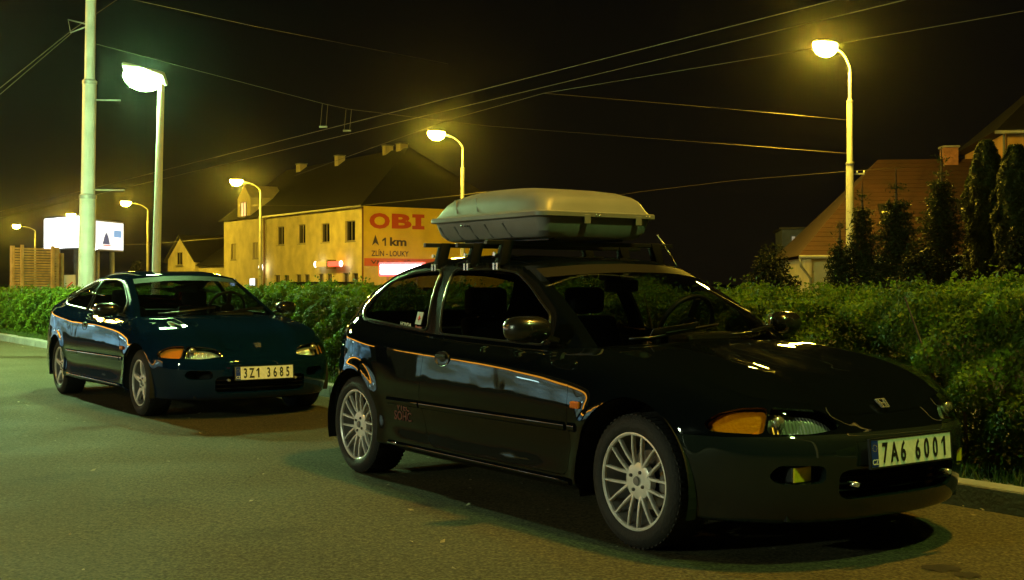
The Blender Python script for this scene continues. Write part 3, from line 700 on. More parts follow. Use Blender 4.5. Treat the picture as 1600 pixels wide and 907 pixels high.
        MB().hull8([(mx - 0.005, sg * 0.715, mz - 0.065), (mx + 0.035, sg * 0.715, mz - 0.065), (mx + 0.03, sg * 0.80, mz - 0.045), (mx, sg * 0.80, mz - 0.045), (mx - 0.005, sg * 0.71, mz - 0.045), (mx + 0.035, sg * 0.71, mz - 0.045), (mx + 0.03, sg * 0.80, mz - 0.02), (mx, sg * 0.80, mz - 0.02)]).build('mirror_stalk', M_trim, mo)
        for cx, ar in ((S['fx'], S['arch_f']), (S['rx'], S['arch_r'])):       # inner wheel arch
            m_ = MB(); n = 28; rows = []
            for i in range(n + 1):
                a = math.radians(-18 + 216 * i / n); rows.append([m_.bm.verts.new((cx + (ar + 0.004) * math.cos(a), sg * y, zc + (ar + 0.004) * math.sin(a))) for y in (0.825, 0.55)])
            for a, b in zip(rows[:-1], rows[1:]): m_.bm.faces.new((a[0], a[1], b[1], b[0]))
            m_.bm.faces.new([r[1] for r in rows]); m_.build('wheel_arch', M_under, car, recalc=False)
            make_wheel(car, cx, sg * S['rim_y'], S['wheel_r'], S['rim_r'], S['wheel'])
    panel('windscreen', [Ws.faces(0)], G_clear, car, 0); panel('sun_strip', [Ws.faces(2)], mat('strip_film', (0.010, 0.009, 0.008), 0.6, spec=0.15), car, 0); panel('rear_window', [Rg.faces(0)], G_dark, car, 0)
    # ------------------------------------------------ nose: grille, plate, badge, washer jets, lamp brow
    nx = S['nose_x']
    gr = MB()
    gr.box(nx - 0.17, nx - 0.155, -gy - .01, gy + .01, gz0 - .02, gz1 + .02); gr.build('grille_back', M_under, car)
    for z in [gz0 + (gz1 - gz0) * q for q in (.28, .52, .76)]:
        m_ = MB(); rows = []
        for y in np.linspace(-gy + .01, gy - .01, 15):
            x = nx - 0.030 - 0.32 * y * y; rows.append([m_.bm.verts.new((x, y, z - 0.004)), m_.bm.verts.new((x + 0.012, y, z)), m_.bm.verts.new((x, y, z + 0.004)), m_.bm.verts.new((x - 0.03, y, z + 0.003)), m_.bm.verts.new((x - 0.03, y, z - 0.003))])
        for a, b in zip(rows[:-1], rows[1:]):
            for q in range(5): m_.bm.faces.new((a[q], a[(q + 1) % 5], b[(q + 1) % 5], b[q]))
        m_.bm.faces.new(rows[0]); m_.bm.faces.new(list(reversed(rows[-1]))); m_.build('grille_slat', M_trim, car)
    for sg in (-1, 1):
        MB().hull8([(nx - 0.19, sg * 0.40, 0.325), (nx - 0.18, sg * 0.40, 0.325), (nx - 0.30, sg * 0.665, 0.325), (nx - 0.31, sg * 0.665, 0.325), (nx - 0.19, sg * 0.40, 0.435), (nx - 0.18, sg * 0.40, 0.435), (nx - 0.30, sg * 0.665, 0.435), (nx - 0.31, sg * 0.665, 0.435)]).build('fog_recess', M_under, car)
        MB().tube([(nx - 0.06, sg * 0.30, 0.335), (nx - 0.012, sg * 0.30, 0.335)], 0.011, 10).build('tow_eye', M_chr, car)
    make_plate(car, S['plate'], nx + 0.016, S['plate_z'], math.radians(-4))
    MB().box(nx - 0.02, nx + 0.008, -0.20, 0.20, S['plate_z'] - 0.05, S['plate_z'] + 0.05).build('plate_bracket', M_blk, car)
    bx, bz = S['badge']; bd = empty('badge', (bx, 0, bz)); bd.parent = car; bd.rotation_euler = (0, math.radians(-46), 0)
    w_ = MB(); o_, i_ = [], []
    for (a, b) in ((-1, -1), (1, -1), (1, 1), (-1, 1)):
        pass
    def frame(sc, x): return [(x, a * sc * (0.031 if b > 0 else 0.024), b * sc * 0.024) for a, b in ((-1, -1), (1, -1), (1, 1), (-1, 1))]
    fo, fi = frame(1.0, 0.006), frame(0.86, 0.006); fo0, fi0 = frame(1.0, 0.0), frame(0.86, 0.0)
    for k in range(4):
        j = (k + 1) % 4; w_.hull8([fo0[k], fo0[j], fi0[j], fi0[k], fo[k], fo[j], fi[j], fi[k]])
    w_.build('badge_frame', M_chr, bd)
    h_ = MB()
    for s in (-1, 1): h_.hull8([(0, s * 0.007, -0.0185), (0, s * 0.012, -0.0185), (0, s * 0.0185, 0.0185), (0, s * 0.0115, 0.0185), (0.006, s * 0.007, -0.0185), (0.006, s * 0.012, -0.0185), (0.006, s * 0.0185, 0.0185), (0.006, s * 0.0115, 0.0185)])
    h_.box(0, 0.006, -0.008, 0.008, -0.003, 0.003); h_.build('badge_letter', M_chr, bd)
    # wipers
    for (y0, y1, x0, x1) in S['wipers']:
        wp = MB(); z0 = np.interp(0.5, [0, 1], [S['cowl'][2], A0[2]]) + 0.012
        pts = []
        for t in np.linspace(0, 1, 7):
            y = y0 + (y1 - y0) * t; sI = min(abs(y) / max(A0[1], 1e-3), 1) * (ns - 1); k = int(sI); q = Ws.P[k, 2 + int(5 * t)]; pts.append((q[0] + 0.006, y, q[2] + 0.012))
        o = wp.tube(pts, 0.006, 6).build('wiper', M_trim, car)
        if y0 < 0 and S['wiper_wing']:
            a_, b_ = np.array(pts[1]), np.array(pts[4]); u_ = np.array([0.022, 0, 0.030]); w0 = np.array([0.010, 0, 0.012])
            MB().hull8([tuple(a_ + w0), tuple(b_ + w0), tuple(b_ + w0 + [0.004, 0, 0]), tuple(a_ + w0 + [0.004, 0, 0]), tuple(a_ + w0 + u_), tuple(b_ + w0 + u_), tuple(b_ + w0 + u_ + [0.004, 0, 0]), tuple(a_ + w0 + u_ + [0.004, 0, 0])]).build('wiper_wing', mat('wing_plastic', (0.20, 0.19, 0.17), 0.25), o)
        MB().tube([tuple(np.array(p) + np.array([0.008, 0, 0.010])) for p in pts[2:]], [0.005] * (len(pts) - 2), 4).build('blade', M_trim, o)
    # ------------------------------------------------ underside and cabin
    fl = MB(); fl.box(S['tail_x'] + 0.10, nx - 0.16, -0.55, 0.55, 0.19, 0.215); fl.box(S['rx'] + 0.40, S['fx'] - 0.40, -0.74, 0.74, 0.19, 0.216); fl.build('floor_pan', M_under, car)
    MB().box(S['fx'] - 0.45, nx - 0.22, -0.52, 0.52, 0.22, 0.56).build('engine_block', M_under, car)
    ex = MB().tube([(S['tail_x'] + 0.25, 0.42, 0.21), (S['tail_x'] + 0.0, 0.42, 0.21)], 0.025, 12).build('exhaust', M_chr, car)
    ft, dz = S['cabin']                                     # dash top height, seat offset
    d_ = MB(); d_.hull8([(0.62, -0.66, 0.40), (1.0, -0.62, 0.40), (1.0, 0.62, 0.40), (0.62, 0.66, 0.40), (0.50, -0.66, ft - 0.05), (0.92, -0.58, ft - 0.01), (0.92, 0.58, ft - 0.01), (0.50, 0.66, ft - 0.05)])
    d_.build('dashboard', M_intp, car)
    MB().box(0.42, 0.60, 0.16, 0.56, ft - 0.08, ft + 0.02, bev=0.03).build('instrument_hood', M_intp, car)
    sw = MB(); sw.lathe([(0.185 + 0.013 * math.cos(a), 0.013 * math.sin(a)) for a in np.linspace(0, 2 * math.pi, 9)[:-1]], 36, 'z', closed=True)
    sw.lathe([(0, 0.0), (0.07, -0.005), (0.07, -0.03), (0, -0.03)], 20, 'z'); sw.box(-0.18, 0.18, -0.018, 0.018, -0.025, -0.008); sw.box(-0.18, 0, -0.016, 0.016, -0.024, -0.009)
    sw.xf(Matrix.Translation((0.36, 0.36, ft + 0.045)) @ Matrix.Rotation(math.radians(-64), 4, 'Y')).build('steering_wheel', M_intp, car, smooth=50)
    for sg in (-1, 1):
        st = MB(); y = sg * 0.36
        st.box(-0.42, 0.12, y - 0.24, y + 0.24, 0.30, 0.46, bev=0.05); stt = st.build('seat', M_int, car, smooth=60)
        b_ = MB()
        b_.hull8([(-0.36, y - 0.23, 0.42), (-0.24, y - 0.23, 0.42), (-0.24, y + 0.23, 0.42), (-0.36, y + 0.23, 0.42), (-0.54, y - 0.19, 0.93 + dz), (-0.46, y - 0.19, 0.93 + dz), (-0.46, y + 0.19, 0.93 + dz), (-0.54, y + 0.19, 0.93 + dz)])
        bmesh.ops.bevel(b_.bm, geom=list(b_.bm.edges), offset=0.035, segments=3, profile=0.5, affect='EDGES'); b_.build('backrest', M_int, stt, smooth=60)
        hr = MB().box(-0.585, -0.485, y - 0.13, y + 0.13, 0.94 + dz, 1.10 + dz, bev=0.035).build('headrest', M_int, stt, smooth=60)
        MB().tube([(-0.53, y - 0.05, 0.90 + dz), (-0.535, y - 0.05, 0.96 + dz)], 0.006, 6).tube([(-0.53, y + 0.05, 0.90 + dz), (-0.535, y + 0.05, 0.96 + dz)], 0.006, 6).build('headrest_post', M_chr, hr)
    rs = MB(); rs.box(-1.25, -0.75, -0.6, 0.6, 0.30, 0.47, bev=0.05); r0 = rs.build('rear_bench', M_int, car, smooth=60)
    rb = MB(); rb.hull8([(-1.22, -0.58, 0.42), (-1.10, -0.58, 0.42), (-1.10, 0.58, 0.42), (-1.22, 0.58, 0.42), (-1.36, -0.52, 0.86), (-1.28, -0.52, 0.86), (-1.28, 0.52, 0.86), (-1.36, 0.52, 0.86)]); rb.build('backrest', M_int, r0)
    MB().box(S['tail_x'] + 0.32, -1.30, -0.56, 0.56, 0.84, 0.86).build('parcel_shelf', M_intp, car)
    MB().box(S['mirror_in'][0] - 0.012, S['mirror_in'][0] + 0.02, -0.11, 0.11, S['mirror_in'][1] - 0.033, S['mirror_in'][1] + 0.033, bev=0.01).build('interior_mirror', M_intp, car)
    for sg in (-1, 1):
        MB().box(S['rail'][0][0] - 0.12, S['rail'][0][0] + 0.05, sg * 0.27 - 0.19, sg * 0.27 + 0.19, S['roof'][0][2] - 0.065, S['roof'][0][2] - 0.05, bev=0.004).build('sun_visor', mat('visor', (0.16, 0.15, 0.14), 0.9), car)
    car['x'] = 0; del car['x']
    return car, dict(G=G, Lo=Lo, Sd=Sd, TOP=TOP)
# ================================================================ THE TWO CARS
def carpaint(name, base, flake):
    m = bpy.data.materials.new(name); m.use_nodes = True; nt = m.node_tree; b = nt.nodes['Principled BSDF']
    b.inputs['Metallic'].default_value = 0.0; b.inputs['Specular IOR Level'].default_value = 0.0; b.inputs['Roughness'].default_value = 0.48; b.inputs['Coat Weight'].default_value = 1.0; b.inputs['Coat Roughness'].default_value = 0.02; b.inputs['Coat IOR'].default_value = 1.55
    t = nt.nodes.new('ShaderNodeTexCoord'); n = nt.nodes.new('ShaderNodeTexNoise'); n.inputs['Scale'].default_value = 2.2; n.inputs['Detail'].default_value = 5
    nt.links.new(t.outputs['Object'], n.inputs['Vector']); r = nt.nodes.new('ShaderNodeValToRGB')
    r.color_ramp.elements[0].color = (*[c * 0.85 for c in base], 1); r.color_ramp.elements[1].color = (*[c * 1.15 for c in base], 1)
    nt.links.new(n.outputs['Fac'], r.inputs[0]); nt.links.new(r.outputs[0], b.inputs['Base Color'])
    # road dust: slightly duller patches
    n2 = nt.nodes.new('ShaderNodeTexNoise'); n2.inputs['Scale'].default_value = 9; n2.inputs['Detail'].default_value = 8; nt.links.new(t.outputs['Object'], n2.inputs['Vector'])
    mr = nt.nodes.new('ShaderNodeMapRange'); mr.inputs[1].default_value = 0.35; mr.inputs[2].default_value = 0.75; mr.inputs[3].default_value = 0.010; mr.inputs[4].default_value = 0.040
    nt.links.new(n2.outputs['Fac'], mr.inputs[0]); nt.links.new(mr.outputs[0], b.inputs['Coat Roughness'])
    # pressed steel is never quite flat: reflections wander a little
    n3 = nt.nodes.new('ShaderNodeTexNoise'); n3.inputs['Scale'].default_value = 2.6; n3.inputs['Detail'].default_value = 2; nt.links.new(t.outputs['Object'], n3.inputs['Vector'])
    bp = nt.nodes.new('ShaderNodeBump'); bp.inputs['Strength'].default_value = 0.16; bp.inputs['Distance'].default_value = 0.010; nt.links.new(n3.outputs['Fac'], bp.inputs['Height'])
    nt.links.new(bp.outputs[0], b.inputs['Normal']); nt.links.new(bp.outputs[0], b.inputs['Coat Normal'])
    MATS[name] = m; return m
P_hatch = carpaint('dark_green_paint', (0.0020, 0.0030, 0.0042), 0.5); P_coupe = carpaint('teal_paint', (0.0013, 0.0105, 0.034), 0.5)
P_bump = carpaint('bumper_dark', (0.010, 0.014, 0.013), 0.3)

def stations(extra=0.0, rear=None, belt=None, bz=0.0):
    """outline point, then nine (inset, height) points from the sill up to the shoulder"""
    e = extra
    s = [((2.085 + e, 0.0), [(.12, .165), (.05, .185), (.022, .240), (.006, .33), (0, .44), (.010, .512), (.040, .540), (.072, .565), (.112, .598)]),
         ((2.068 + e, .25), [(.12, .165), (.05, .185), (.022, .240), (.006, .33), (0, .44), (.010, .512), (.040, .541), (.070, .568), (.110, .603)]),
         ((2.035 + e, .385), [(.12, .165), (.05, .185), (.022, .240), (.006, .33), (0, .44), (.010, .512), (.034, .543), (.056, .592), (.100, .640)]),
         ((1.985 + e, .505), [(.12, .165), (.05, .185), (.022, .240), (.006, .33), (0, .44), (.009, .512), (.030, .545), (.050, .602), (.094, .656)]),
         ((1.87 + e, .665), [(.12, .165), (.05, .185), (.022, .240), (.006, .33), (0, .44), (.008, .512), (.023, .545), (.046, .612), (.092, .676)]),
         ((1.69 + e, .775), [(.10, .17), (.035, .19), (.022, .25), (.006, .34), (0, .45), (.004, .52), (.016, .575), (.050, .665), (.110, .728)]),
         ((1.48 + e, .822), [(.10, .175), (.035, .20), (.022, .27), (.008, .40), (0, .50), (.005, .575), (.022, .655), (.066, .730), (.138, .778)]),
         ((1.20, .838), [(.10, .18), (.035, .20), (.024, .28), (.008, .42), (0, .515), (.006, .61), (.028, .705), (.076, .768), (.155, .812)]),
         ((.86, .845), [(.14, .178), (.050, .200), (.006, .242), (.018, .40), (0, .52), (.006, .63), (.024, .738), (.070, .795), (.158, .843)]),
         ((.50, .848), [(.14, .175), (.050, .198), (.004, .240), (.018, .39), (0, .52), (.006, .64), (.022, .755), (.066, .796), (.118, .826)]),
         ((.0, .850), [(.14, .175), (.050, .198), (.004, .240), (.018, .39), (0, .52), (.006, .65), (.020, .770), (.062, .808), (.108, .836)])]
    return s + rear
HATCH = dict(
    label='dark green hatchback carrying a grey roof box, nearest car', paint=P_hatch, bumper_paint=P_bump, mirror_paint=mat('mirror_black', (0.008, 0.008, 0.008), 0.25, coat=0.8),
    stations=stations(0.0, [((-.60, .848), [(.14, .175), (.050, .198), (.004, .240), (.018, .39), (0, .52), (.006, .655), (.018, .778), (.058, .826), (.104, .858)]),
        ((-1.05, .842), [(.13, .18), (.045, .205), (.008, .25), (.014, .41), (0, .52), (.004, .665), (.014, .795), (.055, .855), (.100, .892)]),
        ((-1.36, .825), [(.10, .19), (.034, .21), (.022, .29), (.004, .42), (0, .52), (.004, .675), (.014, .815), (.052, .880), (.098, .922)]),
        ((-1.58, .780), [(.10, .20), (.03, .22), (.012, .30), (.0, .40), (.004, .50), (.012, .66), (.032, .80), (.064, .885), (.108, .935)]),
        ((-1.76, .690), [(.10, .205), (.03, .225), (.004, .31), (.0, .40), (.016, .50), (.030, .64), (.050, .78), (.080, .875), (.120, .930)]),
        ((-1.89, .50), [(.10, .21), (.03, .23), (.004, .31), (.0, .41), (.025, .50), (.042, .64), (.062, .78), (.092, .87), (.125, .920)]),
        ((-1.94, .26), [(.10, .21), (.03, .23), (.004, .31), (.0, .41), (.028, .50), (.046, .64), (.068, .78), (.098, .87), (.128, .915)]),
        ((-1.955, .0), [(.10, .21), (.03, .23), (.004, .31), (.0, .41), (.028, .50), (.046, .64), (.068, .78), (.098, .87), (.128, .912)])]),
    hood_corner_y=0.60, A=(0.80,), D=(-1.62,), cowl=[1.04, 0, 0.868], hood_mid=[[1.87, 0, 0.682], [1.60, 0, 0.765], [1.32, 0, 0.820]],
    A_mid=[[.55, .632, 1.005], [.30, .583, 1.143]], rail=[[.11, .548, 1.232], [-.30, .562, 1.254], [-.80, .562, 1.250], [-1.15, .552, 1.218], [-1.41, .528, 1.154]],
    roof=[[.235, 0, 1.266], [-.15, 0, 1.295], [-.70, 0, 1.299], [-1.15, 0, 1.275], [-1.45, 0, 1.216]], ws_mid=[.66, 0, 1.080],
    D_mid=[[-1.515, .600, 1.055]], glass_base=[-1.80, 0, .930], rg_mid=[-1.655, 0, 1.085],
    fx=1.286, rx=-1.284, wheel_r=0.290, rim_r=0.212, rim_y=0.800, arch_f=0.362, arch_r=0.342, wheel='mesh', nose_x=2.085, tail_x=-1.955,
    bumper=[(-.2, .10), (1.05, .10), (1.05, .30), (.985, .30), (.985, .528), (.70, .528), (.45, .536), (-.2, .540)],
    rear_bumper=[(-.2, .15), (1.02, .15), (1.02, .50), (.95, .505), (-.2, .505)], tail_lamp=[(.42, .60), (.80, .60), (.80, .80), (.42, .78)],
    headlamp=[(.292, .556), (.312, .600), (.38, .630), (.555, .645), (.577, .540), (.42, .5385)], indicator=[(.586, .540), (.566, .643), (.66, .640), (.745, .616), (.80, .575), (.775, .545)],
    lamp_bulb=(1.86, 0.55, 0.578),
    door=[(-.425, .90), (-.445, .70), (-.468, .53), (-.42, .36), (-.335, .262), (.86, .262), (.875, .40), (.862, .60), (.862, .92)],
    door_window=[(-.415, .866), (.53, .842), (.495, .985), (.25, 1.128), (.09, 1.200), (-.1, 1.219), (-.505, 1.222)],
    quarter_window=[(-.545, .876), (-.63, 1.222), (-.95, 1.206), (-1.19, 1.155), (-1.385, .985), (-1.31, .930)],
    fog=True, wiper_wing=True, grille=(.275, .392, .365),
    glasshouse=[(-.47, .862), (.578, .842), (.532, 1.0), (.275, 1.150), (.10, 1.219), (-.1, 1.240), (-.64, 1.242), (-.98, 1.225), (-1.225, 1.172), (-1.43, .985), (-1.33, .915), (-.60, .868)],
    moulding=[(-.83, -.475), (-.455, .845), (.872, .925)], mould_z=0.484, handle=(-.235, .742), repeater=(.925, .592), mirror=(.60, .925),
    plate='7A6 6001', plate_z=0.457, badge=(1.955, .634), wipers=[(0.05, 0.55, 0, 0), (-0.50, 0.02, 0, 0)], cabin=(0.86, 0.02), mirror_in=(0.24, 1.13))
hatch, HS = make_car('hatchback', (0.4506, 6.721, 0), HATCH)

COUPE = dict(HATCH)
COUPE.update(
    label='teal two-door coupe parked behind the hatchback', paint=P_coupe, bumper_paint=P_coupe, mirror_paint=mat('mirror_black', (0.008, 0.008, 0.008), 0.25),
    stations=stations(0.03, [((-.60, .850), [(.14, .165), (.050, .188), (.004, .230), (.018, .38), (0, .51), (.006, .65), (.020, .770), (.060, .826), (.104, .868)]),
        ((-1.05, .846), [(.14, .17), (.045, .195), (.004, .24), (.014, .40), (0, .51), (.005, .66), (.018, .790), (.058, .852), (.102, .902)]),
        ((-1.40, .838), [(.10, .18), (.03, .20), (.020, .28), (.004, .41), (0, .51), (.005, .67), (.018, .805), (.058, .875), (.108, .925)]),
        ((-1.75, .812), [(.10, .19), (.03, .21), (.012, .29), (.0, .40), (.002, .50), (.010, .66), (.026, .81), (.064, .890), (.120, .935)]),
        ((-2.00, .755), [(.10, .20), (.03, .22), (.006, .30), (.0, .40), (.010, .50), (.022, .66), (.040, .81), (.076, .895), (.130, .938)]),
        ((-2.16, .640), [(.10, .205), (.03, .225), (.004, .31), (.0, .40), (.018, .50), (.030, .66), (.050, .81), (.086, .900), (.135, .940)]),
        ((-2.255, .44), [(.10, .21), (.03, .23), (.004, .31), (.0, .40), (.022, .50), (.034, .66), (.056, .81), (.090, .900), (.135, .942)]),
        ((-2.29, .22), [(.10, .21), (.03, .23), (.004, .31), (.0, .40), (.022, .50), (.034, .66), (.056, .81), (.090, .900), (.135, .943)]),
        ((-2.30, .0), [(.10, .21), (.03, .23), (.004, .31), (.0, .40), (.022, .50), (.034, .66), (.056, .81), (.090, .900), (.135, .943)])]),
    D=(-1.88,), cowl=[1.03, 0, 0.855], hood_mid=[[1.90, 0, 0.655], [1.62, 0, 0.745], [1.34, 0, 0.806]], rail=[[.10, .530, 1.198], [-.30, .545, 1.225], [-.70, .538, 1.208], [-1.02, .520, 1.165]], A_mid=[[.55, .622, .982], [.29, .570, 1.110]],
    roof=[[.22, 0, 1.236], [-.15, 0, 1.262], [-.60, 0, 1.258], [-1.05, 0, 1.198]], ws_mid=[.64, 0, 1.062], D_mid=[[-1.32, .572, 1.092], [-1.62, .640, 1.008]], glass_base=[-1.86, 0, .985], rg_mid=[-1.46, 0, 1.105],
    fx=1.31, rx=-1.31, wheel_r=0.285, rim_r=0.200, rim_y=0.795, arch_f=0.345, arch_r=0.332, wheel='five', nose_x=2.115, tail_x=-2.30,
    rear_bumper=[(-.2, .15), (.82, .15), (.82, .50), (-.2, .505)], tail_lamp=[(.30, .64), (.57, .64), (.57, .82), (.30, .82)],
    lamp_bulb=(1.89, 0.55, 0.578),
    door=[(-.44, .93), (-.455, .70), (-.475, .53), (-.43, .36), (-.345, .252), (.87, .252), (.89, .40), (.872, .60), (.872, .92)],
    door_window=[(-.445, .882), (.54, .85), (.49, .970), (.24, 1.092), (.08, 1.158), (-.1, 1.180), (-.47, 1.182)],
    quarter_window=[(-.525, .890), (-.555, 1.178), (-.74, 1.160), (-.95, 1.112), (-1.45, .985), (-1.30, .930)],
    fog=False, wiper_wing=False, grille=(.225, .365, .40), amber=glass('pale_amber_lens', (0.95, 0.55, 0.18), 0.05),
    glasshouse=[(-.48, .872), (.585, .848), (.53, .985), (.26, 1.112), (.09, 1.172), (-.1, 1.192), (-.57, 1.19), (-.78, 1.165), (-.97, 1.122), (-1.50, .985), (-1.30, .916), (-.60, .876)],
    moulding=[(-.88, -.485), (-.465, .855), (.882, .94)], mould_z=0.474, handle=(-.245, .735), repeater=(.94, .575), mirror=(.60, .905),
    plate='3Z1 3685', plate_z=0.392, badge=(1.985, .614), cabin=(0.85, -0.02), mirror_in=(0.22, 1.09))
for st_ in COUPE['stations']:                              # the coupe sits lower at the nose
    if st_[0][0] > 0.9:
        k_ = min(1.0, (st_[0][0] - 0.9) / 0.7) * 0.024
        st_[1][:] = [(a, z - k_ * min(1, z / 0.5)) for a, z in st_[1]]
for key in ('headlamp', 'indicator', 'bumper'): COUPE[key] = [(a, z - 0.024 * min(1, z / 0.5)) for a, z in HATCH[key]]
coupe, CS = make_car('coupe', (-3.31, 11.99, 0), COUPE)
# ================================================================ ROOF RACK AND BOX (stand on the hatchback's roof)
def to_hatch(o):                                            # things on the car share its place and heading
    o.location = (0.4506, 6.721, 0); o.rotation_euler = (0, 0, YAW); return o
rack = to_hatch(empty('roof_rack', label='black three-bar roof rack clamped to the hatchback roof', cat='roof rack'))
roof_z = lambda y: 1.282 - 0.16 * y * y
for x, z in ((-0.72, 1.362), (-0.376, 1.352), (-0.085, 1.362)):
    MB().box(x - 0.014, x + 0.014, -0.66, 0.66, z - 0.012, z + 0.012, bev=0.004).build('crossbar', M_trim, rack)
    for sg in (-1, 1):
        f = MB(); f.hull8([(x - 0.030, sg * 0.525, 1.250), (x + 0.030, sg * 0.525, 1.250), (x + 0.030, sg * 0.590, 1.234), (x - 0.030, sg * 0.590, 1.234), (x - 0.020, sg * 0.485, z + 0.014), (x + 0.020, sg * 0.485, z + 0.014), (x + 0.020, sg * 0.555, z + 0.014), (x - 0.020, sg * 0.555, z + 0.014)])
        bmesh.ops.bevel(f.bm, geom=list(f.bm.edges), offset=0.008, segments=2, profile=0.5, affect='EDGES')
        fo = f.build('rack_foot', mat('foot_black', (0.003, 0.003, 0.003), 0.8, spec=0.12), rack, smooth=40)
        for dx in (-0.016, 0.016): MB().box(x + dx - 0.009, x + dx + 0.009, min(sg * 0.583, sg * 0.60), max(sg * 0.583, sg * 0.60), 1.214, 1.254, bev=0.002).build('clamp_hook', mat('bright_steel', (0.65, 0.63, 0.60), 0.2, 1.0), fo)
        MB().lathe([(0, 0.008), (0.008, 0.006), (0.011, 0.0), (0.011, -0.01)], 12, 'y', (x - 0.02, sg * 0.585, 1.30)).xf(Matrix.Identity(4)).build('lock_button', M_chr, fo)
for (y, x0, x1) in ((-0.30, -0.82, 0.02), (0.18, -0.82, 0.02)):
    MB().box(x0, x1, y - 0.02, y + 0.02, 1.376, 1.388, bev=0.003).build('carrier_rail', M_trim, rack)

box = to_hatch(empty('roof_box', label='grey plastic roof box with domed lid and overlapping rim', cat='roof box'))
M_boxl = mat('box_lid', (0.165, 0.16, 0.145), 0.42, noise=(6, 0.12), bump=(3, 0.05)); M_boxb = mat('box_base', (0.21, 0.205, 0.20), 0.5, noise=(6, 0.15))
BX0, BX1, BY0, BY1 = -0.985, 0.135, -0.455, 0.335
def rrect(x0, x1, y0, y1, r, n=7, nose=0.0):
    p = []
    for cx, cy, a0 in ((x1 - r, y1 - r, 0), (x0 + r, y1 - r, 90), (x0 + r, y0 + r, 180), (x1 - r, y0 + r, 270)):
        for k in range(n):
            a = math.radians(a0 + 90 * k / (n - 1)); p.append((cx + r * math.cos(a), cy + r * math.sin(a)))
    out = []
    m = 6                                                     # subdivide the straight runs
    for i in range(len(p)):
        a, b = p[i], p[(i + 1) % len(p)]; out.append(a)
        if i % n == n - 1:
            for k in range(1, m): out.append((a[0] + (b[0] - a[0]) * k / m, a[1] + (b[1] - a[1]) * k / m))
    return out
def shell(levels):
    """levels: (inset, z, corner radius) -> lofted shell"""
    m_ = MB(); rings = []
    for ins, z, r in levels:
        ins2 = ins if isinstance(ins, tuple) else (ins,) * 4
        zf = z if callable(z) else (lambda x, z=z: z)
        rings.append([m_.bm.verts.new((x, y, zf(x))) for x, y in rrect(BX0 + ins2[0], BX1 - ins2[1], BY0 + ins2[2], BY1 - ins2[3], r)])
    n = len(rings[0])
    for a, b in zip(rings[:-1], rings[1:]):
        for k in range(n): m_.bm.faces.new((a[k], a[(k + 1) % n], b[(k + 1) % n], b[k]))
    m_.bm.faces.new(list(reversed(rings[0]))); m_.bm.faces.new(rings[-1])
    return m_
dome = lambda h: (lambda x: 1.526 + h * (1.0 - 0.42 * abs((x + 0.42) / 0.62) ** 2.2))
lid = shell([(-0.018, 1.500, .07), (-0.020, 1.503, .07), (-0.020, 1.524, .07), (-0.016, 1.528, .07), (0.006, 1.531, .06), (0.016, 1.548, .07), ((.030, .026, .022, .022), dome(.060), .08), ((.060, .042, .036, .036), dome(.100), .09), ((.095, .070, .060, .060), dome(.126), .10), ((.16, .13, .11, .11), dome(.146), .12), ((.26, .24, .20, .20), dome(.155), .12), ((.38, .36, .30, .30), dome(.158), .08)]).build('lid', M_boxl, box, smooth=28)
for x in (-0.72, -0.50):                                      # pressed ribs on the lid's flank
    MB().hull8([(x - .007, BY0 + .012, 1.550), (x + .007, BY0 + .012, 1.550), (x + .007, BY0 + .03, 1.550), (x - .007, BY0 + .03, 1.550), (x - .062, BY0 + .036, 1.632), (x - .048, BY0 + .036, 1.632), (x - .048, BY0 + .06, 1.632), (x - .062, BY0 + .06, 1.632)]).build('lid_rib', mat('box_rib', (0.11, 0.115, 0.12), 0.5), lid)
base = shell([((.085, .07, .07, .07), 1.388, .07), ((.060, .05, .05, .05), 1.396, .07), ((.032, .026, .026, .026), 1.425, .06), ((.012, .012, .012, .012), 1.475, .06), (0.006, 1.4985, .06)]).build('base', M_boxb, box, smooth=28)
for x in (-0.86, -0.70, -0.54, -0.38, -0.20):
    MB().hull8([(x - .006, BY0 + .038, 1.398), (x + .006, BY0 + .038, 1.398), (x + .006, BY0 + .06, 1.398), (x - .006, BY0 + .06, 1.398), (x - .05, BY0 + .004, 1.475), (x - .038, BY0 + .004, 1.475), (x - .038, BY0 + .02, 1.475), (x - .05, BY0 + .02, 1.475)]).build('base_rib', mat('box_rib', (0.11, 0.115, 0.12), 0.5), base)
for y in (-0.16, 0.20):
    MB().box(BX1 + 0.002, BX1 + 0.022, y - 0.022, y + 0.022, 1.462, 1.515, bev=0.004).build('latch', M_boxl, box)
for (x, y, z, ax) in [(-0.62, BY0 - 0.018, 1.452 + .02, 'y'), (-0.585, BY0 - 0.018, 1.452 + .02, 'y'), (-0.44, -.425, 1.585, 'y'), (-0.405, -.425, 1.585, 'y')] + [(BX1 + 0.019, y, 1.513, 'x') for y in (-.10, -.075, .255, .28)]:
    m_ = MB(); 
    m_.lathe([(0, 0.004), (0.005, 0.003), (0.006, 0.0), (0.006, -0.02)] if ax == 'x' else [(0, -0.004), (0.005, -0.003), (0.006, 0.0), (0.006, 0.02)], 8, ax, (x, y, z)); m_.build('rivet', M_chr, box)

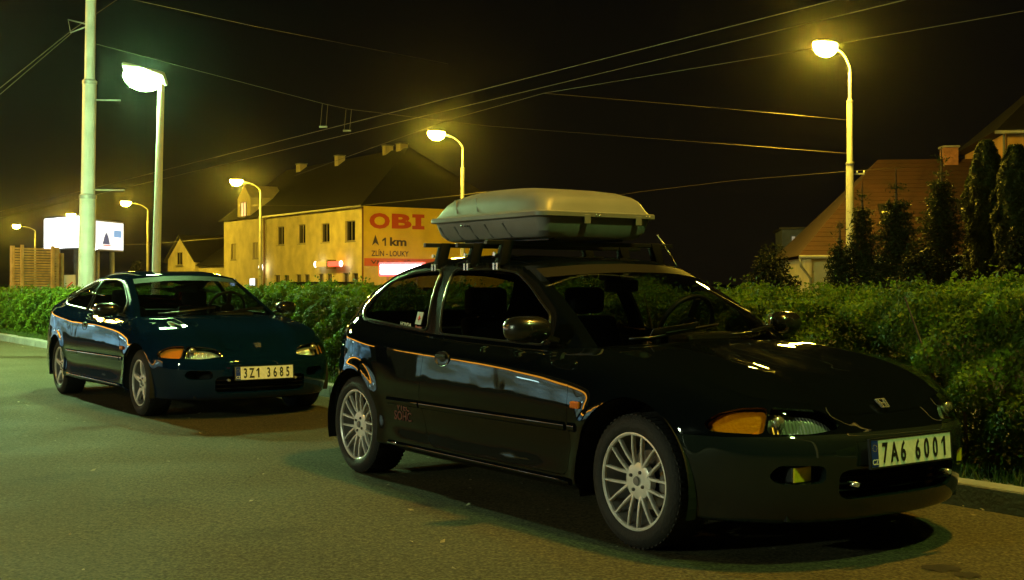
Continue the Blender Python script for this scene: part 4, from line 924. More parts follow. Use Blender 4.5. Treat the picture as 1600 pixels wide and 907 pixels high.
# ---------------------------------------------------------------- stickers and lettering on the hatchback
Sdp = HS['Sd'].P
def side_pt(x, z):
    d = (Sdp[..., 0] - x) ** 2 + (Sdp[..., 2] - z) ** 2; i, j = np.unravel_index(d.argmin(), d.shape); i = min(max(i, 1), Sdp.shape[0] - 2); j = min(max(j, 1), Sdp.shape[1] - 2)
    a = Sdp[i + 1, j] - Sdp[i - 1, j]; b = Sdp[i, j + 1] - Sdp[i, j - 1]; p = Sdp[i, j]
    flip = np.array([1, -1, 1]); a, b, p = Vector(a * flip), Vector(b * flip), Vector(p * flip)      # near side is the car's right (-y)
    a = -a.normalized() if a.x < 0 else a.normalized(); n = a.cross(b).normalized(); n = n if n.y < 0 else -n
    up = n.cross(a).normalized(); up = up if up.z > 0 else -up
    y = p.y
    q = Vector((x, y, z)); q.y = p.y - (n.x * (x - p.x) + n.z * (z - p.z)) / n.y
    return q, a, up, n
def decal(name, me_or_mb, x, z, m, lift=0.0025, parent=hatch):
    q, a, up, n = side_pt(x, z); M = Matrix(((a.x, up.x, n.x, q.x), (a.y, up.y, n.y, q.y), (a.z, up.z, n.z, q.z), (0, 0, 0, 1)))
    M = M @ Matrix.Translation((0, 0, lift))
    if isinstance(me_or_mb, MB): o = me_or_mb.xf(M).build(name, m, parent)
    else: me_or_mb.transform(M); o = link(name, me_or_mb, m, parent)
    return o
M_stw = mat('sticker_white', (0.55, 0.53, 0.50), 0.6); M_str = mat('sticker_red', (0.50, 0.04, 0.03), 0.6); M_strd = mat('door_lettering_red', (0.10, 0.014, 0.008), 0.5)
decal('window_sticker', MB().box(-.031, .031, -.036, .036, -.0006, .0006), -.665, .945, M_stw)
decal('sticker_mark', MB().lathe([(0, 0.0), (0.013, 0.0), (0.013, 0.0012), (0, 0.0012)], 16, 'z'), -.665, .945, M_str, 0.0032)
decal('sticker_cross', MB().box(-.022, .022, -.0016, .0016, -.0004, .0004).box(-.0016, .0016, -.024, .024, -.0004, .0004), -.665, .945, M_str, 0.0036)
decal('window_lettering', text_mesh('HONDA', 0.032, 0.0004, 1.05, 0.0006), -.80, .905, M_stw)
decal('window_lettering', text_mesh('Racing', 0.026, 0.0004, 1.05, 0.0004), -.655, .894, M_str)
Gp = HS['G']
def low_pt(x, z):
    k = int(np.abs(Gp[60:300, 33, 0] - x).argmin()) + 60; return float(np.interp(z, Gp[k, :, 2], Gp[k, :, 1]))
for body_, z in (('SOHC', .395),):
    me = text_mesh(body_, 0.072, 0.0005, 1.0, 0.001); me.transform(Matrix.Rotation(math.radians(90), 4, 'X'))
    o = link('door_lettering', me, M_strd, hatch); o.location = (-.665, -low_pt(-.66, z) - .0035, z)
me = text_mesh('VTEC', 0.05, 0.0005, 1.2, 0.001); me.transform(Matrix.Rotation(math.radians(90), 4, 'X')); o = link('door_lettering', me, M_strd, hatch); o.location = (-.655, -low_pt(-.66, .435) - .0035, .446)
# aerial at the corner of the roof
MB().tube([(0.10, 0.535, 1.235), (0.02, 0.565, 1.30), (-0.16, 0.62, 1.43)], [0.006, 0.004, 0.003], 6).build('aerial', M_trim, hatch)
# ================================================================ STREET LAMPS, POLES, WIRES
M_steel = mat('galvanised', (0.30, 0.30, 0.28), 0.5, 0.3, noise=(4, 0.2)); M_polec = mat('pole_paint', (0.36, 0.36, 0.33), 0.55, 0.0, noise=(3, 0.15), bump=(30, 0.1))
def street_lamp(base, H, arm, adir, label, group, lm, pole_r=(0.13, 0.10, 0.05), lens=(0.34, 0.15), name='street_lamp', lean=0.0, arm_rise=0.25):
    """stepped tubular pole, curved bracket towards adir (2D), cobra-head luminaire whose lens is the light"""
    root = empty(name, base, 0, label, 'street lamp', group)
    a = Vector((adir[0], adir[1], 0)).normalized(); r0, r1, r2 = pole_r; Hs = H - arm_rise - 0.45
    pr = [(r0, -0.1), (r0, Hs * 0.27), (r1, Hs * 0.29), (r1, Hs * 0.62), (r1 * 0.8, Hs * 0.635), (r1 * 0.8, Hs * 0.88), (r2 * 1.15, Hs * 0.885), (r2, Hs)]
    MB().lathe(pr, 16, 'z').build('pole', M_polec, root, smooth=30)
    for h in (0.28, 0.628, 0.882): 
        rr = r0 if h < .3 else (r1 if h < .7 else r1 * .8); MB().lathe([(rr + .001, Hs * h - 0.05), (rr + 0.014, Hs * h - 0.045), (rr + 0.014, Hs * h + 0.01), (rr * .8, Hs * h + 0.03)], 16, 'z').build('collar', M_steel, root, smooth=30)
    pts = [Vector((0, 0, Hs - 0.1)), Vector((0, 0, Hs + 0.1)), a * arm * 0.08 + Vector((0, 0, Hs + 0.1 + arm_rise * 0.55)), a * arm * 0.30 + Vector((0, 0, Hs + 0.25 + arm_rise * 0.85)), a * arm * 0.62 + Vector((0, 0, Hs + 0.36 + arm_rise)), a * arm + Vector((0, 0, Hs + 0.40 + arm_rise))]
    P = np.array([p[:] for p in pts]); MB().tube(curve3(P, 22).tolist(), r2 * 0.75, 10).build('bracket', M_polec, root)
    hx = a * (arm + lens[0] * 0.75) + Vector((0, 0, H)); ang = math.atan2(a.y, a.x)
    hd = MB(); bmesh.ops.create_uvsphere(hd.bm, u_segments=20, v_segments=12, radius=1.0)
    for v in hd.bm.verts:
        v.co.z = max(v.co.z, -0.12); v.co = Vector((v.co.x * lens[0] * 1.12, v.co.y * lens[1] * 1.02, v.co.z * 0.12 + 0.075))
    h_ = hd.build('lamp_head', M_steel, root, hx, ang, smooth=50)
    ln = MB(); bmesh.ops.create_uvsphere(ln.bm, u_segments=20, v_segments=12, radius=1.0)
    for v in ln.bm.verts:
        v.co.z = min(v.co.z, 0.25); v.co = Vector((v.co.x * lens[0], v.co.y * lens[1], v.co.z * lens[1] * 1.25 + 0.0))
    ln.build('lamp_lens', lm, h_, smooth=60)
    if lean: root.rotation_euler = lean
    return root
M_lsod = lampmat('sodium_lens', SODIUM, P_SODIUM); M_lnear = lampmat('sodium_lens_near', SODIUM_CP, P_NEAR); M_lleft = lampmat('sodium_lens_left', SODIUM_CP, 1700.0); M_lhal = lampmat('halide_lens', HALIDE, P_HALIDE)
ZK = 38.0 / 366.0 * 1.0
def row_lamp(px, py, ppx, label, big=1.0):
    Z = 38.0 * 366.0 / (HOR - py); H = CAMH + (HOR - py) / F * Z
    armw = abs(px - ppx) / F * Z / LF[0] - 0.25
    b = AT(ppx, 0, Z); street_lamp((b.x, b.y, 0.1), H - 0.1, max(0.5, armw), (-LF[0], -LF[1]), label, 'sodium street lamps along the far side of the road', M_lsod, (0.15, 0.12, 0.05), (0.46, 0.28))
    return Z
row_lamp(1285, 78, 1328, 'nearest sodium street lamp, rising behind the right end of the hedge')
row_lamp(686, 212, 723, 'sodium street lamp whose head shows above the roof box')
row_lamp(376, 285, 407, 'sodium street lamp in front of the yellow building')
row_lamp(204, 318, 231, 'sodium street lamp between the pale pole and the green-lit lamp')
row_lamp(118, 337, 140, 'sodium street lamp above the white billboard')
row_lamp(33, 354, 55, 'leftmost small sodium street lamp above the slatted panel')
# further lamps out of the picture, the far-left halide only added: over the bays and behind the photographer
p = ST(-2.6, 8.6); street_lamp((p[0], p[1], 0.1), 8.6, 2.9, (-LF[0], -LF[1]), 'sodium street lamp reaching over the parking bays beyond the picture', 'lamps lighting the car park', M_lnear, (0.13, 0.10, 0.05), (0.36, 0.18))
for (x, y, h, lab, m) in ((4.5, 0.3, 9.0, 'tall greenish halide lamp at the right of the photographer', lampmat('halide_right', HALIDE, 900.0)), (-9.0, 18.8, 4.8, 'greenish halide lamp beyond the left picture edge', lampmat('halide_left', (0.52, 1.0, 0.42), 3200.0)), (-12.5, -2.5, 4.2, 'low halide lamp far to the left of the photographer', lampmat('halide_far_left', (0.80, 1.0, 0.62), 1800.0))):  # the low far-left lamp is added to brighten the wheels
    street_lamp((x, y, 0), h, 0.6, (0, 1) if x > 0 else ((-1, 0) if y > 0 else (0.6, 0.8)), lab, 'lamps lighting the car park', m, (0.09, 0.07, 0.045), (0.30, 0.17))
for (x, y, lab) in ((-15.8, 29.5, 'sodium lamp of the left row, beside the slatted panel, out of view'), (-24.0, 7.5, 'sodium lamp of the left row, before the shop, out of view')):
    street_lamp((x, y, 0), 7.5, 1.0, (1, -0.2), lab, 'lamps lighting the car park', M_lleft, (0.11, 0.09, 0.05), (0.30, 0.16))

# green-lit lamp post with a flat floodlight head
gb_ = AT(240, 425, 15.5); gl = empty('lamp_post', (gb_.x, gb_.y, 0.1), 0, 'slim leaning lamp post with a brilliant greenish-white floodlight', 'lamp post')
tp = AT(252, 132, 15.5) - Vector((gb_.x, gb_.y, 0.1))
MB().tube([(0, 0, -0.1), (tp.x * 0.5, 0, tp.z * 0.5), (tp.x, 0, tp.z)], [0.060, 0.051, 0.040], 14).build('pole', mat('pale_pole', (0.62, 0.64, 0.58), 0.5), gl, smooth=50)
hd = MB().box(-0.42, 0.14, -0.15, 0.15, 0.05, 0.11, bev=0.025).build('lamp_head', M_steel, gl, (tp.x - 0.10, 0, tp.z + 0.03), smooth=50); hd.rotation_euler = (math.radians(-22), math.radians(14), 0)
ln = MB(); bmesh.ops.create_uvsphere(ln.bm, u_segments=18, v_segments=10, radius=1.0)
for v in ln.bm.verts: v.co = Vector((v.co.x * 0.25 - 0.15, v.co.y * 0.16, min(v.co.z, 0.3) * 0.17 + 0.02))
ln.build('lamp_lens', lampmat('green_flood', (0.46, 1.0, 0.32), 800.0), hd, smooth=60)

# big overhead-line pole at the left
Zp = 28.0; pb_ = AT(134, 0, Zp)
tpole = empty('overhead_line_pole', (pb_.x, pb_.y, 0.1), 0, 'tall pale stepped pole carrying the overhead wires, at the left', 'pole')
MB().lathe([(0.185, -0.1), (0.185, 3.05), (0.155, 3.12), (0.155, 5.72), (0.118, 5.80), (0.112, 9.6), (0.0, 9.62)], 22, 'z').build('pole', mat('pole_grey', (0.50, 0.48, 0.43), 0.55, noise=(2.5, 0.18), bump=(25, 0.1)), tpole, smooth=30)
for h, r in ((3.1, .185), (5.75, .155)): MB().lathe([(r + .001, h - .09), (r + .012, h - .08), (r + .012, h - .01), (r * .84, h + .02)], 22, 'z').build('collar', M_steel, tpole, smooth=30)
for h, L in ((5.30, 0.62), (3.22, 0.75)): MB().tube([(0.10, 0, h), (0.10 + L, 0, h)], 0.022, 8).build('side_arm', M_steel, tpole)
MB().tube([(-0.08, 0, 7.05), (-0.52, 0, 7.15), (-0.46, 0, 6.85), (-0.08, 0, 7.0)], 0.018, 6).build('wire_bracket', M_steel, tpole)
tpole.rotation_euler = (0, math.radians(0.9), 0)

def wire(name, pts, label, r=0.012, sag=0.0, clamps=None):
    pts = [Vector(p) for p in pts]; out = []
    for a, b in zip(pts[:-1], pts[1:]):
        for k in range(12):
            t = k / 12; q = a.lerp(b, t); q.z -= sag * 4 * t * (1 - t); out.append(q)
    out.append(pts[-1]); o = MB().tube(out, r * 0.62, 5).build(name, M_wire, None); return tag(o, label, 'wire', 'overhead wires')
M_wire = mat('wire_copper', (0.16, 0.13, 0.08), 0.5, 0.5)
def on(px, py, dz): Z = dz * F / (HOR - py); return AT(px, py, Z)
DZ = 3.89
wire('contact_wire', [on(-60, 346, DZ), on(400, 230, DZ), on(1200, 27, DZ), on(1330, -6, DZ)], 'upper of the two long trolley wires rising to the top right', 0.010)
wire('contact_wire', [on(-60, 355, DZ), on(400, 245, DZ), on(1200, 52, DZ), on(1440, -6, DZ)], 'lower of the two long trolley wires rising to the top right', 0.010)
wire('contact_wire', [on(460, 275, DZ * .9), on(710, 185, DZ * .95), on(850, 146, DZ), on(1200, 88, DZ), on(1620, 14, DZ)], 'third trolley wire ending at the right picture edge', 0.008)
lp = AT(146, 68, Zp); rp = AT(1324, 240, 38.0); h1, h2 = on(508, 163, DZ + .62), on(545, 171, DZ + .60)
t1 = (h1 - lp).length / (rp - lp).length
wire('span_wire', [lp, h1, h2, AT(760, 197, 34.0), rp], 'span wire from the pale pole across to the nearest street lamp', 0.009)
for q, d, lab in ((h1, on(505, 198, DZ), 'left of the two small wire hangers above the building'), (h2, on(542, 204, DZ), 'right of the two small wire hangers above the building')):
    o = empty('wire_hanger', q, 0, lab, 'wire hanger', 'trolley wire hangers'); d_ = d - q
    MB().tube([(-0.07, 0, 0), Vector((-0.07, 0, 0)) + d_], 0.006, 4).build('dropper', M_wire, o); MB().tube([(0.07, 0, 0), Vector((0.07, 0, 0)) + d_], 0.006, 4).build('dropper', M_wire, o)
    MB().box(-0.10, 0.10, -0.02, 0.02, -0.035, 0.015, bev=0.008).build('clamp', mat('clamp_metal', (0.22, 0.18, 0.10), 0.5, 0.3), o, d_)
wire('span_wire', [AT(-40, 170, 26.0), AT(112, 48, Zp), AT(200, -12, 30.0)], 'steep wire crossing the top left corner past the bracket', 0.014)
wire('span_wire', [AT(-40, 182, 26.0), AT(112, 52, Zp)], 'second steep wire ending at the pole bracket', 0.012)
wire('span_wire', [AT(190, -4, 30.0), AT(400, 42, 46.0), AT(700, 100, 80)], 'faint thin wire sloping down from the top left', 0.010)
wire('feeder_wire', [AT(1326, 268, 38.0), AT(1480, 258, 45.0), AT(1640, 238, 52.0)], 'wire running from the nearest lamp towards the right edge', 0.014)
wire('feeder_wire', [AT(1326, 268, 38.0), AT(1150, 282, 46), AT(1000, 300, 60), AT(880, 318, 80), AT(700, 345, 93)], 'wire running from the nearest lamp down to the left', 0.012)
wire('feeder_wire', [AT(1326, 188, 38.0), AT(1110, 168, 34), on(850, 146, DZ)], 'short bright wire left of the nearest lamp pole', 0.010)
wire('feeder_wire', [AT(395, 321, 85), AT(560, 322, 80), AT(722, 305, 60), AT(760, 300, 58)], 'wire drooping across the yellow building', 0.02)
wire('feeder_wire', [AT(150, 383, 60), AT(230, 382, 70), AT(350, 372, 90)], 'wire behind the billboards at the left', 0.02)
arm = empty('insulator_bracket', AT(1330, 272, 38.0), 0, 'small bracket with two insulators on the nearest lamp pole', 'bracket')
MB().box(0.05, 0.42, -0.02, 0.02, -0.03, 0.02, bev=0.006).build('bracket_bar', M_steel, arm)
for x in (0.18, 0.40): MB().lathe([(0.02, 0.015), (0.035, 0.05), (0.02, 0.09), (0.0, 0.1)], 10, 'z', (x, 0, 0)).build('insulator', mat('porcelain', (0.7, 0.68, 0.62), 0.25), arm)
# ================================================================ BUILDINGS
def plaster(name, col, d=0.2): return mat(name, col, 0.9, noise=(0.9, d, 8), bump=(6, 0.15))
M_yel = plaster('yellow_plaster', (0.70, 0.60, 0.30)); M_pal = plaster('pale_plaster', (0.62, 0.55, 0.36)); M_dkroof = mat('dark_roof', (0.009, 0.007, 0.006), 0.8, noise=(2, 0.3)); M_redroof = mat('red_tiles', (0.026, 0.0065, 0.003), 0.9, noise=(1.5, 0.3), bump=(8, 0.4))
M_frame2 = mat('window_frame_wood', (0.30, 0.26, 0.18), 0.6); M_pane = mat('dark_pane', (0.012, 0.012, 0.013), 0.06, spec=0.7)
M_litp = mat('lit_pane', (0.3, 0.2, 0.1), 0.3, emit=(1.0, 0.55, 0.25), es=1.1)
def window(parent, x, z, w, h, y=0.0, lit=None, sill=True):
    """window in a wall that lies on local y=0 and faces -y"""
    f = MB(); t = 0.07
    f.box(x - w / 2, x + w / 2, y - 0.02, y + 0.05, z, z + t); f.box(x - w / 2, x + w / 2, y - 0.02, y + 0.05, z + h - t, z + h)
    f.box(x - w / 2, x - w / 2 + t, y - 0.02, y + 0.05, z + t, z + h - t); f.box(x + w / 2 - t, x + w / 2, y - 0.02, y + 0.05, z + t, z + h - t); f.box(x - t / 2, x + t / 2, y - 0.015, y + 0.045, z + t, z + h - t)
    o = f.build('window', M_frame2, parent)
    for s in (-1, 1): MB().box(x + (s * w / 4) - w / 4 + t * (1 if s < 0 else .5), x + (s * w / 4) + w / 4 - t * (1 if s > 0 else .5), y + 0.02, y + 0.03, z + t, z + h - t).build('pane', lit or M_pane, o)
    if sill: MB().box(x - w / 2 - 0.08, x + w / 2 + 0.08, y - 0.16, y + 0.0, z - 0.09, z - 0.015).build('sill', M_conc, o)
    return o
def wall_with_holes(name, parent, m, L, H, holes, depth=0.22, z0=0.0, x0=0.0):
    """front sheet of a wall on y=0 (faces -y) with recessed reveals at the holes (x,z,w,h)"""
    xs = sorted({x0, x0 + L, *[a for h in holes for a in (h[0] - h[2] / 2, h[0] + h[2] / 2)]}); zs = sorted({z0, z0 + H, *[a for h in holes for a in (h[1], h[1] + h[3])]}); mb = MB()
    for a, b in zip(xs[:-1], xs[1:]):
        for c, d in zip(zs[:-1], zs[1:]):
            cx, cz = (a + b) / 2, (c + d) / 2
            if any(abs(cx - h[0]) < h[2] / 2 and h[1] < cz < h[1] + h[3] for h in holes): continue
            mb.quad((a, 0, c), (b, 0, c), (b, 0, d), (a, 0, d))
    for (x, z, w, h) in holes:
        l, r = x - w / 2, x + w / 2
        mb.quad((l, 0, z), (l, depth, z), (l, depth, z + h), (l, 0, z + h)).quad((r, 0, z), (r, 0, z + h), (r, depth, z + h), (r, depth, z)).quad((l, 0, z + h), (l, depth, z + h), (r, depth, z + h), (r, 0, z + h)).quad((l, 0, z), (r, 0, z), (r, depth, z), (l, depth, z)).quad((l, depth, z), (r, depth, z), (r, depth, z + h), (l, depth, z + h))
    return mb.build(name, m, parent, recalc=False)

# ---- yellow building; local x runs along the street facade (right end = the painted corner), facade faces -y
Zb = 90.0; cor = AT(568, 0, Zb); far = AT(350, 0, 113.0)
dx = Vector((cor.x - far.x, cor.y - far.y, 0)); LB = dx.length; angB = math.atan2(dx.y, dx.x)
EH = CAMH + (HOR - 322) / F * Zb
yb = empty('yellow_building', (cor.x, cor.y, 0), angB, 'two-storey yellow building with a painted advertisement wall', 'building')
def fx(px):                                                   # photo column -> local x along the facade (0 = corner, negative to the left)
    t = (px - 800) / F; c, s = math.cos(angB), math.sin(angB); return (t * cor.y - cor.x) / (c - t * s)
def fz(px, py): l = fx(px); return CAMH + (HOR - py) / F * (cor.y + l * math.sin(angB))
up_w = [(438, 354, 383, 11.5), (471, 351, 381, 12), (508, 349, 379, 13.5), (547, 345, 377, 15.5)]
lo_w = [(433, 430, 447), (447, 430, 447), (466, 429, 446), (479, 429, 446), (501, 428, 446), (514, 428, 446), (540, 427, 447), (555, 427, 447)]
holes = []; wins = []
for px, y0, y1, wp in up_w: holes.append((fx(px), fz(px, y1), abs(fx(px + wp / 2) - fx(px - wp / 2)), fz(px, y0) - fz(px, y1)))
for px, y0, y1 in lo_w: holes.append((fx(px), fz(px, y1) - 0.9, abs(fx(px + 4.4) - fx(px - 4.4)), fz(px, y0) - fz(px, y1) + 0.9))
xL = fx(415)
wall_with_holes('wall', yb, M_yel, -xL, EH, holes, x0=xL)
for i, h in enumerate(holes): window(yb, h[0], h[1], h[2], h[3], 0.16, sill=i < 4, lit=None)
# left block of the same building, set a little back and with a dormer gable
xLL = fx(350); EH2 = fz(352, 347)
holes2 = [(fx(365), fz(365, 406), 1.25, fz(365, 381) - fz(365, 406)), (fx(399), fz(399, 404), 1.25, fz(399, 379) - fz(399, 404))]
wl2 = wall_with_holes('wall', yb, M_pal, xL - 0.06 - xLL, EH2, holes2, x0=xLL)
for h in holes2: window(yb, *h, 0.12, lit=mat('curtain_pane', (0.45, 0.40, 0.25), 0.4))
dm = fx(382); dz0 = EH2
d_ = MB().prism([(dm - 1.5, dz0 - 0.02), (dm + 1.5, dz0 - 0.02), (dm + 1.5, dz0 + 1.9), (dm, dz0 + 3.1), (dm - 1.5, dz0 + 1.9)], 3.2, Matrix(((1, 0, 0, 0), (0, 0, -1, 3.15), (0, 1, 0, 0), (0, 0, 0, 1)))).build('dormer', M_pal, yb)
w_ = window(d_, dm, dz0 + 0.25, 1.3, 1.35, -0.10, lit=M_litp)
DP = 13.0                                                      # depth of the building
# end wall that carries the painted advertisement (faces local +x)
ew = MB().quad((0, 0, 0), (0, DP, 0), (0, DP, EH), (0, 0, EH)).build('end_wall', mat('advert_ground', (0.60, 0.42, 0.03), 0.8, noise=(0.7, 0.15, 6)), yb, recalc=False)
MB().quad((xLL, DP, 0), (0, DP, 0), (0, DP, EH), (xLL, DP, EH)).quad((xLL, 0, 0), (xLL, DP, 0), (xLL, DP, EH2), (xLL, 0, EH2)).build('rear_wall', M_yel, yb)
rz_ = EH + 5.2; ov = 0.45
r_ = MB(); A = (xL - 0.3, -ov, EH + 0.02); B_ = (ov, -ov, EH + 0.02); C = (ov, DP + ov, EH + 0.02); D = (xL - 0.3, DP + ov, EH + 0.02); R1 = (xL - 0.3, DP / 2, rz_); R2 = (-4.6, DP / 2, rz_)
r_.quad(A, B_, R2, R1).quad(C, D, R1, R2); r_.bm.faces.new([r_.bm.verts.new(q) for q in (B_, C, R2)]); r_.bm.faces.new([r_.bm.verts.new(q) for q in (D, A, R1)])
rf_ = r_.build('roof', M_dkroof, yb)
r2 = MB(); A = (xLL - 0.4, -ov, EH2 + 0.02); B_ = (xL - 0.32, -ov, EH2 + 0.02); R1 = (xLL - 0.4, DP / 2, rz_ - 0.02); R2 = (xL - 0.32, DP / 2, rz_ - 0.02); C = (xL - 0.32, DP + ov, EH2 + 0.02); D = (xLL - 0.4, DP + ov, EH2 + 0.02)
r2.quad(A, B_, R2, R1).quad(C, D, R1, R2); r2.build('roof', M_dkroof, yb)
MB().box(xL - 0.3, ov + .02, -ov - 0.10, -ov, EH - 0.10, EH + 0.03).build('gutter', M_steel, yb)
MB().tube([(0.06, -0.10, EH - 0.1), (0.06, -0.10, 0.1)], 0.07, 8).build('downpipe', mat('brown_pipe', (0.16, 0.06, 0.035), 0.5), yb)
MB().tube([(xL - 0.05, -0.12, EH - 0.1), (xL - 0.05, -0.12, 0.1)], 0.07, 8).build('downpipe', mat('brown_pipe', (0.16, 0.06, 0.035), 0.5), yb)
for px, py0, py1, wpx, Zc in ((471, 256, 275, 14, 113.5), (531, 243, 258, 11, 106.5), (606, 227, 246, 10, 100.0), (628, 224, 246, 14, 98.5)):
    q0 = AT(px, py1 + 8, Zc); q1 = AT(px, py0, Zc); w2 = wpx / F * Zc / 2
    loc = Matrix.Rotation(-angB, 4, 'Z') @ (Vector((q0.x, q0.y, 0)) - Vector((cor.x, cor.y, 0)))
    ch = MB().box(loc.x - w2, loc.x + w2, loc.y - 0.35, loc.y + 0.35, min(q0.z, 8.6), q1.z - 0.1); c_ = ch.build('chimney', M_pal, yb)
    MB().box(loc.x - w2 - .06, loc.x + w2 + .06, loc.y - 0.41, loc.y + 0.41, q1.z - 0.1, q1.z).build('chimney_cap', M_conc, c_)
# the painted advertisement (letters lie on the end wall, facing +x)
def ex(px):                                                    # photo column -> local y along the end wall
    t = (px - 800) / F; c, s = math.cos(angB), math.sin(angB); return (t * cor.y - cor.x) / (-s - t * c)
def ez(px, py): l = ex(px); return CAMH + (HOR - py) / F * (cor.y + l * math.cos(angB))
RW = Matrix(((0, 0, 1, 0), (1, 0, 0, 0), (0, 1, 0, 0), (0, 0, 0, 1)))
def paint_text(body, px0, px1, py0, py1, m, bold, name='painted_lettering', ref=None):
    me = text_mesh(body, 1.0, 0.004, 1.0, bold); xs = [v.co.x for v in me.vertices]; ys = [v.co.y for v in me.vertices]
    y0, y1, z0, z1 = ex(px0), ex(px1), ez(px0, py1), ez(px0, py0)
    me.transform(Matrix.Diagonal(((y1 - y0) / (max(xs) - min(xs)), (z1 - z0) / (max(ys) - min(ys)), 1, 1)) @ Matrix.Translation((-min(xs), -min(ys), 0)))
    me.transform(RW); o = link(name, me, m, yb); o.location = (0.02, y0, z0); return o
M_ared = mat('advert_red', (0.42, 0.05, 0.015), 0.7); M_adk = mat('advert_dark', (0.035, 0.022, 0.02), 0.7); M_aband = mat('advert_band', (0.50, 0.09, 0.03), 0.7)
for ch, a, b in (('O', 577, 609), ('B', 612, 643), ('I', 644, 663)):
    if ch == 'I':
        y0, y1, z0, z1 = ex(a), ex(b), ez(a, 358.5), ez(a, 335); w3 = (y1 - y0)
        m_ = MB().box(0.012, 0.024, y0, y1, z0, z0 + 0.26).box(0.012, 0.024, y0, y1, z1 - 0.26, z1).box(0.012, 0.024, y0 + w3 * .26, y1 - w3 * .26, z0 + 0.26, z1 - 0.26); m_.build('painted_lettering', M_ared, yb)
    else:
        paint_text(ch, a, b, 332.5 if ch == 'O' else 334, 357.5, M_ared, 0.045)
paint_text('km', 609, 635, 371, 384.5, M_adk, 0.035)
y0, y1, z0, z1 = ex(597), ex(603), ez(600, 384.5), ez(600, 371.5)
MB().prism([(y1 - .13, z0), (y1, z0), (y1, z1), (y1 - .10, z1), (y0, z1 - .17), (y0, z1 - .30), (y1 - .13, z1 - .20)], 0.010, Matrix(((0, 0, 1, 0.012), (1, 0, 0, 0), (0, 1, 0, 0), (0, 0, 0, 1)))).build('painted_lettering', M_adk, yb)
paint_text('ZLÍN - LOUKY', 580, 638.5, 389.5, 400.5, M_adk, 0.02)
yv = lambda px: ex(px); y0, y1 = yv(581), yv(592); zb_, zt = ez(586, 384), ez(586, 367); ym = (y0 + y1) / 2
m_ = MB(); 
for pl in ([(ym, zt), (y0, zb_), (ym, zb_ + .22)], [(ym, zt), (ym, zb_ + .22), (y1, zb_)]):
    m_.prism(pl, 0.012, Matrix(((0, 0, 1, 0.012), (1, 0, 0, 0), (0, 1, 0, 0), (0, 0, 0, 1))))
m_.build('painted_arrow', M_adk, yb)
yA, yB = ex(569), ex(730); zA, zB = ez(600, 416.5), ez(600, 404)
MB().box(0.004, 0.010, yA, yB, zA, zB).build('painted_band', M_aband, yb); MB().box(0.004, 0.010, yA, yB, 0.5, zA - 0.01).build('painted_foot', mat('advert_foot', (0.50, 0.36, 0.20), 0.8, noise=(1.2, 0.2)), yb)
paint_text('Vše pro dům', 579, 652, 405.5, 414.5, M_adk, 0.02)
# pub sign on two arms, round sign, entrance lamps
Mw = mat('sign_white', (0.8, 0.8, 0.75), 0.4, emit=(1.0, 0.97, 0.85), es=6.0); Mr = mat('sign_red', (0.6, 0.05, 0.03), 0.4, emit=(1.0, 0.12, 0.07), es=1.4); Mo = mat('sign_cream', (0.6, 0.45, 0.15), 0.5, emit=(1.0, 0.62, 0.15), es=0.5)
sx0, sx1, sxm = fx(504), fx(545), fx(524); sz = fz(524, 413)
ps = empty('pub_sign', (cor.x, cor.y, 0), angB, 'lit pub sign, half cream and half red, on the yellow facade', 'sign')
MB().box(sx0 + .25, sxm - .18, -0.75, -0.50, sz - 0.20, sz + 0.20, bev=0.03).build('sign_panel', Mo, ps); MB().box(sxm + .18, sx1 - .25, -0.75, -0.50, sz - 0.20, sz + 0.20, bev=0.03).build('sign_panel', Mr, ps)
for x in (sx0 + .05, sx1 - .05): MB().lathe([(0, -0.06), (0.20, -0.05), (0.24, 0), (0.20, 0.05), (0, 0.06)], 16, 'y', (x, -0.63, sz)).build('sign_lamp', Mw, ps)
MB().box(sxm - .17, sxm + .17, -0.70, -0.001, sz - 0.38, sz + 0.34, bev=0.04).build('sign_bracket', mat('bracket_bronze', (0.25, 0.17, 0.05), 0.5, 0.5), ps)
rs_ = empty('round_sign', (cor.x, cor.y, 0), angB, 'round glowing sign beside the lamp pole on the facade', 'sign'); q = (fx(417.5), fz(417.5, 419))
MB().lathe([(0, -0.08), (0.36, -0.06), (0.38, 0), (0.36, 0.06), (0, 0.08)], 24, 'y', (q[0], -0.6, q[1])).build('sign_disc', mat('disc_white', (0.8, 0.8, 0.7), 0.4, emit=(1.0, 0.92, 0.62), es=5.0), rs_)
MB().tube([(q[0], -0.05, q[1] + .42), (q[0], -0.6, q[1] + .42), (q[0], -0.6, q[1] + .3)], 0.03, 6).build('sign_arm', M_steel, rs_)
for px, py, col, lab in ((366, 442, (0.25, 0.45, 1.0), 'bluish lit shop sign at the left foot of the building'), (397, 441, (0.75, 0.85, 1.0), 'white lit shop lamp under the round sign')):
    e = empty('shop_sign', (cor.x, cor.y, 0), angB, lab, 'sign'); a, b = fx(px), fz(px, py)
    MB().box(a - .62, a + .62, -0.16, -0.04, b - .36, b + .36, bev=0.03).build('sign_case', M_steel, e); MB().box(a - .55, a + .55, -0.18, -0.161, b - .30, b + .30).build('sign_face', mat('shop_' + str(px), (0.5, 0.6, 0.8), 0.4, emit=col, es=2.2), e)
can = empty('shelter', (0, 0, 0), 0, 'flat dark shelter roof showing just above the hedge', 'shelter'); a = AT(447, 444, 70); b = AT(521, 444, 68)
dv = (b - a); MB().hull8([(a.x, a.y, a.z - .1), (b.x, b.y, b.z - .1), (b.x + 1.2, b.y + 2.0, b.z - .1), (a.x + 1.2, a.y + 2.0, a.z - .1), (a.x, a.y, a.z + .12), (b.x, b.y, b.z + .12), (b.x + 1.2, b.y + 2.0, b.z + .12), (a.x + 1.2, a.y + 2.0, a.z + .12)]).build('shelter_roof', M_blk, can)
